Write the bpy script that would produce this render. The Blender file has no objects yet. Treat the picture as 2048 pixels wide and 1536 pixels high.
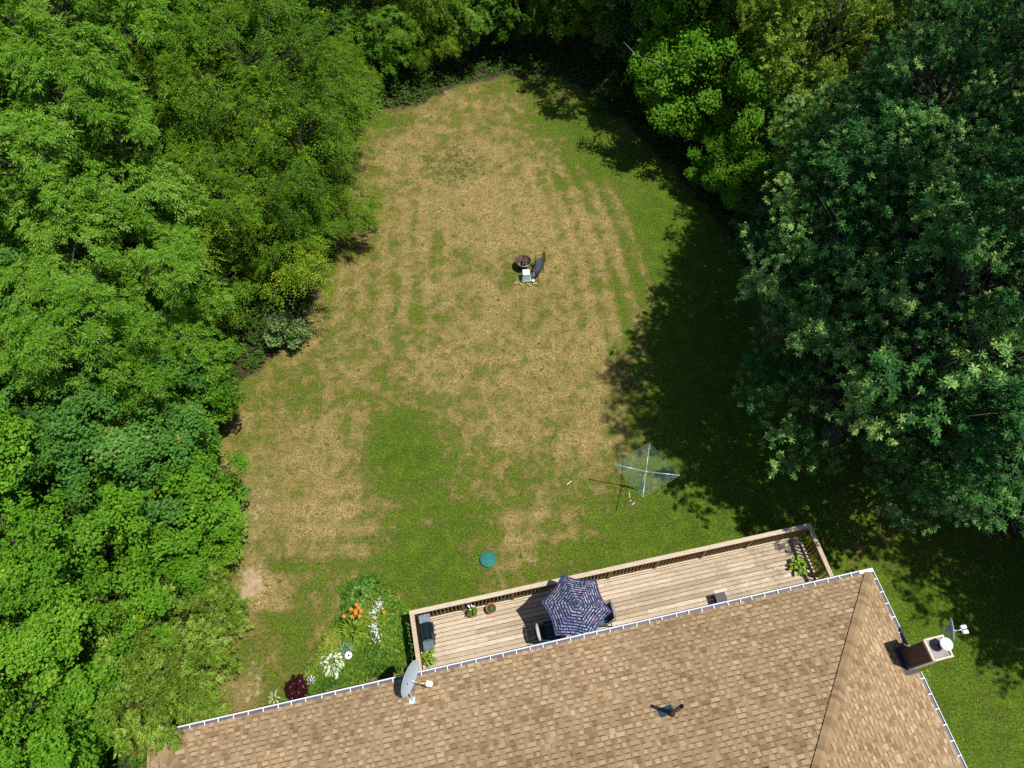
import bpy, bmesh, math, random
import numpy as np
from mathutils import Vector, Matrix

S = bpy.context.scene
C = S.collection
PI = math.pi
R = math.radians

# ------------------------------------------------------------------ camera
H = 25.0
cam_d = bpy.data.cameras.new('camera')
cam = bpy.data.objects.new('camera', cam_d); C.objects.link(cam)
cam_d.sensor_width = 36.0
cam_d.lens = 36.0 * 1446.0 / 2048.0
cam_d.clip_start = 0.1
cam_d.clip_end = 2000
cam.location = (0, 0, H)
cam.rotation_euler = (R(30.5), 0, 0)
S.camera = cam

# ------------------------------------------------------------------ light
SUN_DIR = Vector((0.37, -0.11, 1.0)).normalized()      # towards the sun
elev = math.asin(SUN_DIR.z)
az = math.atan2(SUN_DIR.x, SUN_DIR.y)                   # clockwise from +Y
w = bpy.data.worlds.new('World'); S.world = w; w.use_nodes = True
nt = w.node_tree
sky = nt.nodes.new('ShaderNodeTexSky'); sky.sky_type = 'NISHITA'; sky.sun_disc = False
sky.sun_elevation = elev; sky.sun_rotation = az
sky.air_density = 1.0; sky.dust_density = 0.6; sky.ozone_density = 1.5
bg = nt.nodes['Background']; bg.inputs['Strength'].default_value = 0.092
nt.links.new(sky.outputs[0], bg.inputs['Color'])
sd = bpy.data.lights.new('sun', 'SUN'); sd.energy = 4.8; sd.angle = R(0.53); sd.color = (1.0, 0.95, 0.87)
sun = bpy.data.objects.new('sun', sd); C.objects.link(sun)
sun.location = (20, -6, 60)
sun.rotation_euler = SUN_DIR.to_track_quat('Z', 'Y').to_euler()
S.view_settings.view_transform = 'Standard'; S.view_settings.look = 'None'
S.view_settings.exposure = 0.22; S.view_settings.gamma = 1.0; S.view_settings.use_curve_mapping = False
cy = S.cycles
cy.use_denoising = False
cy.max_bounces = 5; cy.diffuse_bounces = 2; cy.glossy_bounces = 2; cy.transmission_bounces = 3; cy.transparent_max_bounces = 4
cy.use_adaptive_sampling = True; cy.adaptive_threshold = 0.015
cy.sample_clamp_indirect = 4

# ------------------------------------------------------------------ helpers: nodes and materials
class NT:
    def __init__(s, m):
        m.use_nodes = True
        s.t = m.node_tree; s.n = s.t.nodes; s.bsdf = s.n.get('Principled BSDF'); s.out = s.n.get('Material Output')
    def add(s, kind, **kw):
        o = s.n.new(kind)
        for k, v in kw.items(): setattr(o, k, v)
        return o
    def put(s, sock, v):
        if isinstance(v, bpy.types.NodeSocket): s.t.links.new(v, sock)
        else: sock.default_value = v
    def math(s, op, a, b=0.0, clamp=False):
        o = s.add('ShaderNodeMath', operation=op, use_clamp=clamp); s.put(o.inputs[0], a); s.put(o.inputs[1], b); return o.outputs[0]
    def mix(s, f, a, b, mode='MIX'):
        o = s.add('ShaderNodeMix', data_type='RGBA', blend_type=mode)
        s.put(o.inputs[0], f)
        s.put(o.inputs[6], a if not isinstance(a, tuple) else (*a, 1)[:4]); s.put(o.inputs[7], b if not isinstance(b, tuple) else (*b, 1)[:4]); return o.outputs[2]
    def noise(s, vec, scale, detail=4, rough=0.55, dist=0.0):
        o = s.add('ShaderNodeTexNoise'); o.inputs['Scale'].default_value = scale; o.inputs['Detail'].default_value = detail
        o.inputs['Roughness'].default_value = rough; o.inputs['Distortion'].default_value = dist
        if vec is not None: s.t.links.new(vec, o.inputs['Vector'])
        return o.outputs[0]
    def ramp(s, f, stops):
        o = s.add('ShaderNodeValToRGB'); e = o.color_ramp.elements
        while len(e) < len(stops): e.new(0.5)
        for i, (p, c) in enumerate(stops):
            e[i].position = p; e[i].color = (*c, 1)
        s.put(o.inputs[0], f); return o.outputs[0]
    def sstep(s, v, a, b):
        o = s.add('ShaderNodeMapRange', interpolation_type='SMOOTHSTEP'); s.put(o.inputs[0], v)
        o.inputs[1].default_value = a; o.inputs[2].default_value = b; return o.outputs[0]
    def attr(s, name, out='Fac'):
        o = s.add('ShaderNodeAttribute', attribute_name=name); return o.outputs[out]
    def obj(s, scale=(1, 1, 1), rot=(0, 0, 0)):
        tc = s.add('ShaderNodeTexCoord'); mp = s.add('ShaderNodeMapping'); mp.inputs['Scale'].default_value = scale; mp.inputs['Rotation'].default_value = rot
        s.t.links.new(tc.outputs['Object'], mp.inputs[0]); return mp.outputs[0]
    def bump(s, h, dist=0.01, strength=1.0):
        o = s.add('ShaderNodeBump'); o.inputs['Distance'].default_value = dist; o.inputs['Strength'].default_value = strength
        s.t.links.new(h, o.inputs['Height']); s.t.links.new(o.outputs[0], s.bsdf.inputs['Normal'])

def mat(name, col, rough=0.6, metal=0.0, var=0.12, scale=14, bump=0.0, stretch=(1, 1, 1), spec=0.5, coat=0.0):
    m = bpy.data.materials.new(name); t = NT(m)
    v = t.obj(stretch); n = t.noise(v, scale, 6)
    n2 = t.noise(v, scale * 0.17, 3)
    f = t.math('ADD', t.math('MULTIPLY', n, 0.6), t.math('MULTIPLY', n2, 0.4))
    lo = tuple(c * (1 - var * 2.2) for c in col); hi = tuple(min(1, c * (1 + var * 2.2)) for c in col)
    t.put(t.bsdf.inputs['Base Color'], t.ramp(f, [(0.3, lo), (0.5, col), (0.7, hi)]))
    t.put(t.bsdf.inputs['Roughness'], t.math('ADD', t.math('MULTIPLY', t.math('SUBTRACT', n, 0.5), 0.25), rough, True))
    t.bsdf.inputs['Metallic'].default_value = metal
    t.bsdf.inputs['Specular IOR Level'].default_value = spec
    t.bsdf.inputs['Coat Weight'].default_value = coat
    if bump: t.bump(n, bump)
    return m

def tint_mat(name, stops, rough=0.8, grain=None, bump=0.0, gscale=40, stain=None):
    """colour from the face attribute 'tint' through a ramp, times fine grain"""
    m = bpy.data.materials.new(name); t = NT(m)
    c = t.ramp(t.attr('tint'), stops)
    v = t.obj(grain or (1, 1, 1)); n = t.noise(v, gscale, 6, 0.65)
    c = t.mix(1.0, c, t.ramp(n, [(0.25, (0.62, 0.62, 0.62)), (0.5, (0.98, 0.98, 0.98)), (0.75, (1.25, 1.25, 1.25))]), 'MULTIPLY')
    if stain:
        c = stain(t, c)
    t.put(t.bsdf.inputs['Base Color'], c)
    t.bsdf.inputs['Roughness'].default_value = rough
    t.bsdf.inputs['Specular IOR Level'].default_value = 0.25
    if bump: t.bump(n, bump)
    return m

def leaf_mat(name, stops, rough=0.42, trans=0.22, spec=0.16, tcol=(1.25, 1.35, 0.55)):
    m = bpy.data.materials.new(name); t = NT(m)
    c = t.ramp(t.attr('tint'), stops)
    t.put(t.bsdf.inputs['Base Color'], c)
    t.bsdf.inputs['Roughness'].default_value = rough
    t.bsdf.inputs['Specular IOR Level'].default_value = spec
    tr = t.add('ShaderNodeBsdfTranslucent')
    t.put(tr.inputs[0], t.mix(1.0, c, tcol, 'MULTIPLY'))
    mx = t.add('ShaderNodeMixShader'); mx.inputs[0].default_value = trans
    t.t.links.new(t.bsdf.outputs[0], mx.inputs[1]); t.t.links.new(tr.outputs[0], mx.inputs[2])
    t.t.links.new(mx.outputs[0], t.out.inputs[0])
    return m

# ------------------------------------------------------------------ helpers: objects
def tag(o, label=None, cat=None, group=None, kind=None):
    if label: o['label'] = label
    if cat: o['category'] = cat
    if group: o['group'] = group
    if kind: o['kind'] = kind
    return o

def empty(name, loc, label, cat, group=None, rz=0.0):
    o = bpy.data.objects.new(name, None); C.objects.link(o); o.location = loc; o.rotation_euler = (0, 0, rz)
    o.empty_display_size = 0.2
    return tag(o, label, cat, group)

def np_mesh(name, V, F, tint=None, extra=None, smooth=False):
    """V (n,3) array, F (m,k) array with one k for all faces"""
    me = bpy.data.meshes.new(name); V = np.ascontiguousarray(V, dtype=np.float32); F = np.ascontiguousarray(F, dtype=np.int32)
    n, (m, k) = len(V), F.shape
    me.vertices.add(n); me.vertices.foreach_set('co', V.ravel())
    me.loops.add(m * k); me.loops.foreach_set('vertex_index', F.ravel())
    me.polygons.add(m); me.polygons.foreach_set('loop_start', np.arange(0, m * k, k, dtype=np.int32))
    me.update(calc_edges=True)
    if tint is not None:
        a = me.attributes.new('tint', 'FLOAT', 'FACE'); a.data.foreach_set('value', np.ascontiguousarray(tint, dtype=np.float32))
    for nm, arr in (extra or {}).items():
        a = me.attributes.new(nm, 'FLOAT', 'POINT'); a.data.foreach_set('value', np.ascontiguousarray(arr, dtype=np.float32))
    if smooth: me.polygons.foreach_set('use_smooth', np.ones(m, dtype=bool))
    return me

class MB:
    """collects shapes into one mesh"""
    def __init__(s): s.v = []; s.f = []; s.t = []; s.sm = []
    def face(s, pts, tint=0.5, smooth=False):
        b = len(s.v); s.v += [tuple(p) for p in pts]; s.f.append(tuple(range(b, b + len(pts)))); s.t.append(tint); s.sm.append(smooth)
    def box(s, c, d, rot=None, tint=0.5, bev=0.0):
        x, y, z = d[0] / 2, d[1] / 2, d[2] / 2
        M = rot if rot is not None else Matrix.Identity(3)
        if isinstance(M, (int, float)): M = Matrix.Rotation(M, 3, 'Z')
        c = Vector(c); b = len(s.v)
        if bev <= 0:
            P = [(-x, -y, -z), (x, -y, -z), (x, y, -z), (-x, y, -z), (-x, -y, z), (x, -y, z), (x, y, z), (-x, y, z)]
            s.v += [tuple(c + M @ Vector(p)) for p in P]
            for q in ((0, 3, 2, 1), (4, 5, 6, 7), (0, 1, 5, 4), (1, 2, 6, 5), (2, 3, 7, 6), (3, 0, 4, 7)):
                s.f.append(tuple(b + i for i in q)); s.t.append(tint); s.sm.append(False)
        else:
            e = min(bev, x * .9, y * .9, z * .9)
            rings = [(-z, e), (-z + e, 0), (z - e, 0), (z, e)]
            for (zz, i) in rings:
                for (sx, sy) in ((-1, -1), (1, -1), (1, 1), (-1, 1)):
                    for (ax, ay) in (((e, 0), (0, e)) if sx * sy < 0 else ((0, e), (e, 0))):
                        px = sx * (x - i - ax); py = sy * (y - i - ay)
                        s.v.append(tuple(c + M @ Vector((px, py, zz))))
            for r in range(3):
                for k in range(8):
                    a = b + r * 8 + k; a2 = b + r * 8 + (k + 1) % 8
                    s.f.append((a, a2, a2 + 8, a + 8)); s.t.append(tint); s.sm.append(False)
            s.f.append(tuple(b + 7 - k for k in range(8))); s.t.append(tint); s.sm.append(False)
            s.f.append(tuple(b + 24 + k for k in range(8))); s.t.append(tint); s.sm.append(False)
        return s
    def tube(s, pts, r, n=8, tint=0.5, cap=True):
        pts = [Vector(p) for p in pts]
        rs = r if isinstance(r, (list, tuple)) else [r] * len(pts)
        b = len(s.v); up = Vector((0, 0, 1)); prev = None
        for i, p in enumerate(pts):
            d = (pts[min(i + 1, len(pts) - 1)] - pts[max(i - 1, 0)]).normalized()
            if prev is None:
                a = d.cross(up)
                if a.length < 1e-3: a = d.cross(Vector((1, 0, 0)))
                a.normalize()
            else:
                a = (prev - d * prev.dot(d)).normalized()
            prev = a; c = d.cross(a)
            for k in range(n):
                t = 2 * PI * k / n
                s.v.append(tuple(p + (a * math.cos(t) + c * math.sin(t)) * rs[i]))
        for i in range(len(pts) - 1):
            for k in range(n):
                s.f.append((b + i * n + k, b + i * n + (k + 1) % n, b + (i + 1) * n + (k + 1) % n, b + (i + 1) * n + k)); s.t.append(tint); s.sm.append(True)
        if cap:
            s.f.append(tuple(b + n - 1 - k for k in range(n))); s.t.append(tint); s.sm.append(False)
            e = b + (len(pts) - 1) * n
            s.f.append(tuple(e + k for k in range(n))); s.t.append(tint); s.sm.append(False)
        return s
    def lathe(s, prof, c=(0, 0, 0), n=32, M=None, tint=0.5, sx=1.0, sy=1.0):
        b = len(s.v); c = Vector(c)
        for (r, z) in prof:
            for k in range(n):
                t = 2 * PI * k / n; p = Vector((r * math.cos(t) * sx, r * math.sin(t) * sy, z))
                s.v.append(tuple(c + (M @ p if M is not None else p)))
        for i in range(len(prof) - 1):
            for k in range(n):
                s.f.append((b + i * n + k, b + i * n + (k + 1) % n, b + (i + 1) * n + (k + 1) % n, b + (i + 1) * n + k)); s.t.append(tint); s.sm.append(True)
        return s
    def build(s, name, material, parent=None, loc=None, rz=None):
        me = bpy.data.meshes.new(name); me.from_pydata(s.v, [], s.f)
        a = me.attributes.new('tint', 'FLOAT', 'FACE'); a.data.foreach_set('value', s.t)
        me.polygons.foreach_set('use_smooth', s.sm)
        me.materials.append(material); me.update()
        o = bpy.data.objects.new(name, me); C.objects.link(o)
        if parent is not None: o.parent = parent
        if loc is not None: o.location = loc
        if rz is not None: o.rotation_euler = (0, 0, rz)
        return o

def link_mesh(name, me, material, parent=None):
    me.materials.append(material)
    o = bpy.data.objects.new(name, me); C.objects.link(o)
    if parent is not None: o.parent = parent
    return o

# ------------------------------------------------------------------ frame of the house
TH = R(12.3)
CU = np.array([math.cos(TH), math.sin(TH)]); CV = np.array([-CU[1], CU[0]])
CORNER = np.array([11.126, 6.445]); ZE = 2.9        # outer corner of the eaves
SLOPE = 5 / 12.0
def HF(u, v, z):
    p = CORNER + CU * u + CV * v
    return Vector((p[0], p[1], z))

# ------------------------------------------------------------------ ground
LAWN = np.array([(-7.4, 31.0), (-8, 27), (-8.4, 23), (-8.3, 19), (-9.4, 16.6), (-11.0, 14.3), (-11.2, 11), (-10.9, 8), (-10.4, 5), (-10.4, 2), (-10.6, -10),
                 (40, -10), (36, 2), (24, 6), (17, 8.8), (14, 10.8), (12.2, 14.5), (11.1, 18), (10.0, 22), (8.2, 26), (6.4, 29.0), (4.8, 31.6), (2.4, 33.6), (-0.6, 33.7), (-3, 32.8), (-5, 31.3)])
def poly_dist(X, Y, P):
    """signed distance, positive inside"""
    d = np.full(X.shape, 1e9); ins = np.zeros(X.shape, bool); n = len(P)
    for i in range(n):
        ax, ay = P[i]; bx, by = P[(i + 1) % n]
        ex, ey = bx - ax, by - ay
        t = np.clip(((X - ax) * ex + (Y - ay) * ey) / (ex * ex + ey * ey), 0, 1)
        d = np.minimum(d, np.hypot(X - ax - t * ex, Y - ay - t * ey))
        c = ((ay > Y) != (by > Y)) & (X < (bx - ax) * (Y - ay) / (by - ay + 1e-12) + ax)
        ins ^= c
    return np.where(ins, d, -d)
# green patches of the lawn: x, y, rx, ry, amount
GREEN = [(-4.4, 12.0, 1.15, 1.25, .95), (-3.2, 11.2, .8, .7, .5), (-3.3, 10.2, 1.5, 1.1, .34), (-2.9, 8.2, 1.6, 1.5, .50), (-1.6, 8.9, 1.6, 1.0, .22), (0.9, 11.0, 2.2, .9, .24), (3.0, 10.0, 1.3, .8, .15), (-2.4, 6.6, 2.2, .9, .48),
         (2.3, 7.4, 2.2, 1.2, .34), (5.0, 8.5, 1.8, 1.0, .45), (-8.1, 7.4, .6, .45, .4), (-7.3, 5.2, 1.3, 1.3, .32), (-5.8, 7.2, 1.8, .8, .28), (-7.2, 3.6, 1.2, 1.2, .25),
         (7.2, 24.4, 1.9, 3.0, .8), (8.3, 21.0, 2.1, 3.2, .8), (4.6, 28.2, 1.8, 1.8, .6), (2.6, 30.0, 2.2, 1.3, .4), (7.8, 16.0, 2.6, 4.2, .7), (9.0, 12.0, 3.5, 3.0, .75), (8, 9, 3, 2, .8),
         (14, 5, 4, 5, .5), (19, 4, 5, 6, .6), (-6.6, 30.2, 1.6, .8, .4), (-8.0, 14.0, 1.5, 2.0, .22), (-8.2, 21, .8, 1.6, .4), (-1.5, 21.0, 1.2, .7, .15), (-7.0, 12.5, 1.5, 1.8, -.25), (-5.0, 9.3, 2.6, .5, -.1),
         (-6.9, 9.4, 1.3, 1.5, -.25), (0, 23, 4.5, 4.5, -.3), (0.6, 15.5, 3.2, 2.6, -.25), (2.8, 12.0, 1.6, 1.4, -.25), (-8.6, 6.6, .6, .7, -.6), (0.1, 8.2, .5, .9, -.45), (-0.5, 6.9, .5, .5, -.2), (-3, 27.5, 3, 3, -.2), (0.55, 20.45, .85, .8, .5), (-2, 16, 6, 9, .05), (4.2, 31.2, 1.5, 1.5, .4), (1.5, 33, 3, 1.6, .4), (-2.9, 27.2, 1.7, 1.4, .12), (3.2, 27.0, 2.0, 2.0, .22)]
BARE = [(-8.9, 6.7, .55, .8, .9), (-9.2, 10.2, .9, 1.9, .52), (-9.4, 8.2, .7, 1.2, .42), (-8.4, 3.3, .8, .9, .7), (9.9, 21.6, .5, 1.6, .5), (10.9, 17.9, .6, 1.6, .8), (12.4, 5.9, .3, .35, .6), (0.1, 8.3, .3, .6, .4), (-3.6, 32.4, 1.4, .5, .6), (3.6, 33.0, .7, .7, .5), (2.1, 14.2, .35, .3, .5), (13.4, 3.7, .2, .6, .5)]
def fields(X, Y):
    g = np.full(X.shape, .345)
    for (x, y, rx, ry, a) in GREEN: g += a * np.exp(-(((X - x) / rx) ** 2 + ((Y - y) / ry) ** 2))
    # tyre and mower stripes
    r = np.hypot(X + 52.0, (Y - 11.0)); st = np.sin(r * 2 * PI / .92 + .5 * np.sin(r * .9)) * (.8 + .2 * np.sin(X * .8 + Y * .5)) * np.clip((X + 1.0) / 3.5, 0.0, 1) * np.clip((30.5 - Y) / 3, 0, 1) * np.clip((Y - 14) / 4, 0, 1) * np.clip((7.8 - X) / 2, 0, 1)
    g += st * .25
    st2 = np.sin((X + .08 * Y) * 2 * PI / .95) * np.clip((-1.5 - X) / 2, 0, 1) * np.clip((27 - Y) / 3, 0, 1) * np.clip((Y - 16) / 3, 0, 1)
    g += st2 * .15
    st3 = np.sin((Y - .07 * X) * 2 * PI / .85) * np.clip((11 - Y) / 2, 0, 1) * np.clip((Y - 5) / 1, 0, 1) * np.clip((6 - X) / 2, 0, 1)
    g += st3 * .12
    b = np.zeros(X.shape)
    for (x, y, rx, ry, a) in BARE: b += a * np.exp(-(((X - x) / rx) ** 2 + ((Y - y) / ry) ** 2))
    l = np.clip(poly_dist(X, Y, LAWN) / 1.2 + .5, 0, 1)
    return g, b, l
xs = np.concatenate([[-600, -120, -60], np.arange(-34, 34.01, .25), [60, 120, 600]])
ys = np.concatenate([[-600, -120, -40, -20], np.arange(-6, 46.01, .25), [70, 130, 600]])
XX, YY = np.meshgrid(xs, ys)
rng = np.random.default_rng(5)
def bumps(X, Y):
    z = np.zeros(X.shape)
    r = np.random.default_rng(3)
    for _ in range(26):
        k = r.uniform(.3, 2.2); a = r.uniform(0, 2 * PI); z += np.sin((X * np.cos(a) + Y * np.sin(a)) * k + r.uniform(0, 6)) * .012 / k
    return z
g, b, l = fields(XX, YY)
ZZ = bumps(XX, YY) * (np.abs(XX) < 40) * (YY < 50) * (YY > -10)
nx, ny = len(xs), len(ys)
idx = np.arange(nx * ny).reshape(ny, nx)
F = np.stack([idx[:-1, :-1], idx[:-1, 1:], idx[1:, 1:], idx[1:, :-1]], -1).reshape(-1, 4)
V = np.stack([XX, YY, ZZ], -1).reshape(-1, 3)
gme = np_mesh('ground', V, F, extra={'gr': g.ravel(), 'bare': b.ravel(), 'lawn': l.ravel()}, smooth=True)

def ground_material():
    m = bpy.data.materials.new('ground_turf'); t = NT(m)
    v = t.obj((1, 1, 0))
    n0 = t.noise(v, .45, 4, .6, .6); n1 = t.noise(v, 1.6, 8, .68, .4); n2 = t.noise(v, 4.5, 8, .78); n3 = t.noise(v, 14, 7, .78); n4 = t.noise(v, 42, 4, .75)
    gg = t.attr('gr'); ba = t.attr('bare'); la = t.attr('lawn')
    s = t.math('ADD', gg, t.math('MULTIPLY', t.math('SUBTRACT', n0, .47), 1.0))
    s = t.math('ADD', s, t.math('MULTIPLY', t.math('SUBTRACT', n1, .5), 2.3))
    s = t.math('ADD', s, t.math('MULTIPLY', t.math('SUBTRACT', n2, .5), 2.2))
    s = t.math('ADD', s, t.math('MULTIPLY', t.math('SUBTRACT', n3, .5), 2.6))
    s = t.math('ADD', s, t.math('MULTIPLY', t.math('SUBTRACT', n4, .5), 1.6))
    dry = t.ramp(t.math('ADD', t.math('MULTIPLY', n3, .55), t.math('MULTIPLY', n2, .45)), [(.36, (.070, .052, .016)), (.44, (.155, .116, .038)), (.52, (.285, .212, .080)), (.62, (.52, .40, .20))])
    mid = t.ramp(n3, [(.36, (.036, .050, .008)), (.5, (.100, .108, .018)), (.62, (.24, .21, .055))])
    grn = t.ramp(t.math('ADD', t.math('MULTIPLY', n3, .6), t.math('MULTIPLY', n1, .4)), [(.34, (.026, .050, .004)), (.5, (.064, .116, .007)), (.66, (.145, .195, .014))])
    c = t.mix(t.sstep(s, .28, .50), dry, mid)
    c = t.mix(t.sstep(s, .60, .78), c, grn)
    # small dark clover clumps in the dry grass
    vd = t.add('ShaderNodeVectorMath', operation='ADD'); nd = t.add('ShaderNodeTexNoise'); nd.inputs['Scale'].default_value = 9; nd.inputs['Detail'].default_value = 5; t.t.links.new(v, nd.inputs['Vector'])
    ns_ = t.add('ShaderNodeVectorMath', operation='SCALE'); t.t.links.new(nd.outputs['Color'], ns_.inputs[0]); ns_.inputs[3].default_value = .22
    t.t.links.new(v, vd.inputs[0]); t.t.links.new(ns_.outputs[0], vd.inputs[1]); vw = vd.outputs[0]
    vo = t.add('ShaderNodeTexVoronoi'); vo.inputs['Scale'].default_value = 2.3; t.t.links.new(vw, vo.inputs['Vector'])
    sp = t.add('ShaderNodeSeparateColor'); t.t.links.new(vo.outputs['Color'], sp.inputs[0])
    size = t.math('MULTIPLY', sp.outputs[0], .21)
    on = t.math('GREATER_THAN', sp.outputs[1], .45)
    dd = t.math('ADD', vo.outputs['Distance'], t.math('MULTIPLY', t.math('SUBTRACT', n3, .5), .25))
    clump = t.math('MULTIPLY', t.math('LESS_THAN', dd, size), on)
    c = t.mix(t.math('MULTIPLY', clump, .85), c, t.mix(n3, (.025, .06, .008), (.075, .12, .02)))
    vo2 = t.add('ShaderNodeTexVoronoi'); vo2.inputs['Scale'].default_value = 6.5; t.t.links.new(vw, vo2.inputs['Vector'])
    sp2 = t.add('ShaderNodeSeparateColor'); t.t.links.new(vo2.outputs['Color'], sp2.inputs[0])
    cl2 = t.math('MULTIPLY', t.math('LESS_THAN', vo2.outputs['Distance'], t.math('MULTIPLY', sp2.outputs[0], .33)), t.math('GREATER_THAN', sp2.outputs[1], t.math('ADD', .25, n1)))
    c = t.mix(t.math('MULTIPLY', cl2, .75), c, (.045, .085, .014))
    # pale straw flecks
    fl = t.sstep(n4, .60, .72)
    c = t.mix(t.math('MULTIPLY', fl, .35), c, (.55, .42, .24))
    c = t.mix(1.0, c, t.ramp(t.math('ADD', t.math('MULTIPLY', n4, .5), t.math('MULTIPLY', n3, .5)), [(.38, (.40, .42, .38)), (.47, (.84, .84, .82)), (.53, (1.06, 1.06, 1.04)), (.62, (1.65, 1.6, 1.5))]), 'MULTIPLY')
    # bare earth
    soil = t.ramp(n2, [(.3, (.27, .19, .11)), (.55, (.42, .31, .19)), (.75, (.52, .40, .27))])
    bb = t.math('ADD', t.math('MULTIPLY', ba, .75), t.math('ADD', t.math('MULTIPLY', t.math('SUBTRACT', n1, .5), 1.6), t.math('MULTIPLY', t.math('SUBTRACT', n2, .5), 1.6)))
    c = t.mix(t.math('MULTIPLY', t.sstep(bb, .35, .75), .9), c, soil)
    floor = t.ramp(n2, [(.3, (.018, .018, .008)), (.5, (.05, .04, .022)), (.7, (.10, .075, .045))])
    lm = t.sstep(t.math('ADD', la, t.math('MULTIPLY', t.math('SUBTRACT', n1, .5), 1.5)), .30, .60)
    c = t.mix(lm, floor, c)
    t.put(t.bsdf.inputs['Base Color'], c)
    t.bsdf.inputs['Roughness'].default_value = .9
    t.bsdf.inputs['Specular IOR Level'].default_value = .15
    t.bump(t.math('ADD', t.math('MULTIPLY', n3, .6), t.math('MULTIPLY', n2, .8)), .05, .7)
    return m
M_ground = ground_material()
tag(link_mesh('ground', gme, M_ground), kind='structure')

# short grass standing on the lawn, coloured by the same turf
def scatter_grass():
    n = 330000
    r = np.random.default_rng(11)
    x = r.uniform(-11.5, 20, n); y = r.uniform(1.5, 35, n)
    keep = poly_dist(x, y, LAWN) > -.1
    d = np.stack([x, y], -1) - CORNER; u = d @ CU; v_ = d @ CV
    keep &= ~((u < 0) & (u > -21.2) & (v_ < 0)); keep &= ~((u < -.7) & (u > -14.3) & (v_ < 2.1))
    x = x[keep]; y = y[keep]; n = len(x)
    g, b, l = fields(x, y)
    k = (r.random(n) < np.clip(.35 + g, .3, 1)) & (b < .45); x, y, g, b, l = x[k], y[k], g[k], b[k], l[k]; n = len(x)
    h = r.uniform(.012, .034, n) * (0.7 + g * .7); a = r.uniform(0, 2 * PI, n); wd = r.uniform(.006, .014, n); le = r.uniform(.2, 1.4, n); la = r.uniform(0, 2 * PI, n)
    z0 = bumps(x, y)
    cx, sx_ = np.cos(a) * wd, np.sin(a) * wd
    V = np.stack([np.stack([x - cx, y - sx_, z0 - .004], -1), np.stack([x + cx, y + sx_, z0 - .004], -1),
                  np.stack([x + np.cos(la) * h * le, y + np.sin(la) * h * le, z0 + h], -1)], 1).reshape(-1, 3)
    F = np.arange(n * 3).reshape(-1, 3); rep = lambda q: np.repeat(q, 3)
    me = np_mesh('grass', V, F, extra={'gr': rep(g + r.normal(0, .10, n)), 'bare': rep(b), 'lawn': np.ones(n * 3)})
    o = link_mesh('grass', me, M_ground); tag(o, 'short mown grass, half dried out, covering the back lawn', 'grass', kind='stuff')
scatter_grass()

# little clumps of clover and plantain in the dry turf
def weeds():
    r = np.random.default_rng(77); n = 5200
    x = r.uniform(-10.8, 9.5, n); y = r.uniform(3, 34, n)
    dens = .30 + .35 * np.sin(x * .9 + 1) * np.cos(y * .7) + .25 * np.sin(x * 2.1 - y * 1.7)
    cen = np.exp(-((x - .5) ** 2 / 30 + (y - 15) ** 2 / 60))
    k = (r.random(n) < dens * .6 + cen * .45) & (poly_dist(x, y, LAWN) > .3)
    d = np.stack([x, y], -1) - CORNER; u = d @ CU; v_ = d @ CV
    k &= ~((u < .2) & (v_ < 2.3)) ; x, y = x[k], y[k]
    q = r.normal(0, 1, (420, 2)); q = q[np.hypot(q[:, 0], q[:, 1]) < 1.7]; n1 = len(x); x = np.concatenate([x, -2.9 + q[:, 0] * 1.05]); y = np.concatenate([y, 27.3 + q[:, 1] * .95]); T = len(x)
    rad = .02 + .10 * r.random(T) ** 2.4; rad[n1:] = r.uniform(.05, .10, T - n1)
    cnt = np.clip((rad * 260).astype(int), 5, 40); ids = np.repeat(np.arange(T), cnt); N = len(ids)
    a = r.uniform(0, 2 * PI, N); rr = rad[ids] * np.sqrt(r.random(N)); st = 1 + .5 * np.sin(a * 3 + ids)
    px, py = x[ids] + np.cos(a) * rr * st, y[ids] + np.sin(a) * rr * st
    P_ = np.stack([px, py, bumps(px, py) + .008 + r.random(N) * .025], -1)
    b = r.uniform(0, 2 * PI, N); L = r.uniform(.016, .036, N); dx = np.stack([np.cos(b), np.sin(b), r.uniform(.0, .5, N)], -1); sx = np.stack([-np.sin(b), np.cos(b), np.zeros(N)], -1)
    Q = np.stack([P_, P_ + dx * L[:, None] * .5 + sx * L[:, None] * .3, P_ + dx * L[:, None], P_ + dx * L[:, None] * .5 - sx * L[:, None] * .3], 1)
    me = np_mesh('lawn_weeds', Q.reshape(-1, 3), np.arange(N * 4).reshape(-1, 4), tint=np.clip(r.normal(.45, .2, N), 0, 1))
    m = bpy.data.materials.new('weed_leaf'); t = NT(m); t.put(t.bsdf.inputs['Base Color'], t.ramp(t.attr('tint'), [(0, (.022, .055, .006)), (.5, (.050, .105, .012)), (1, (.12, .17, .03))])); t.bsdf.inputs['Roughness'].default_value = .7
    tag(link_mesh('lawn_weeds', me, m), 'small dark green weed clumps dotted over the dry lawn', 'weeds', kind='stuff')
weeds()
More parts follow.
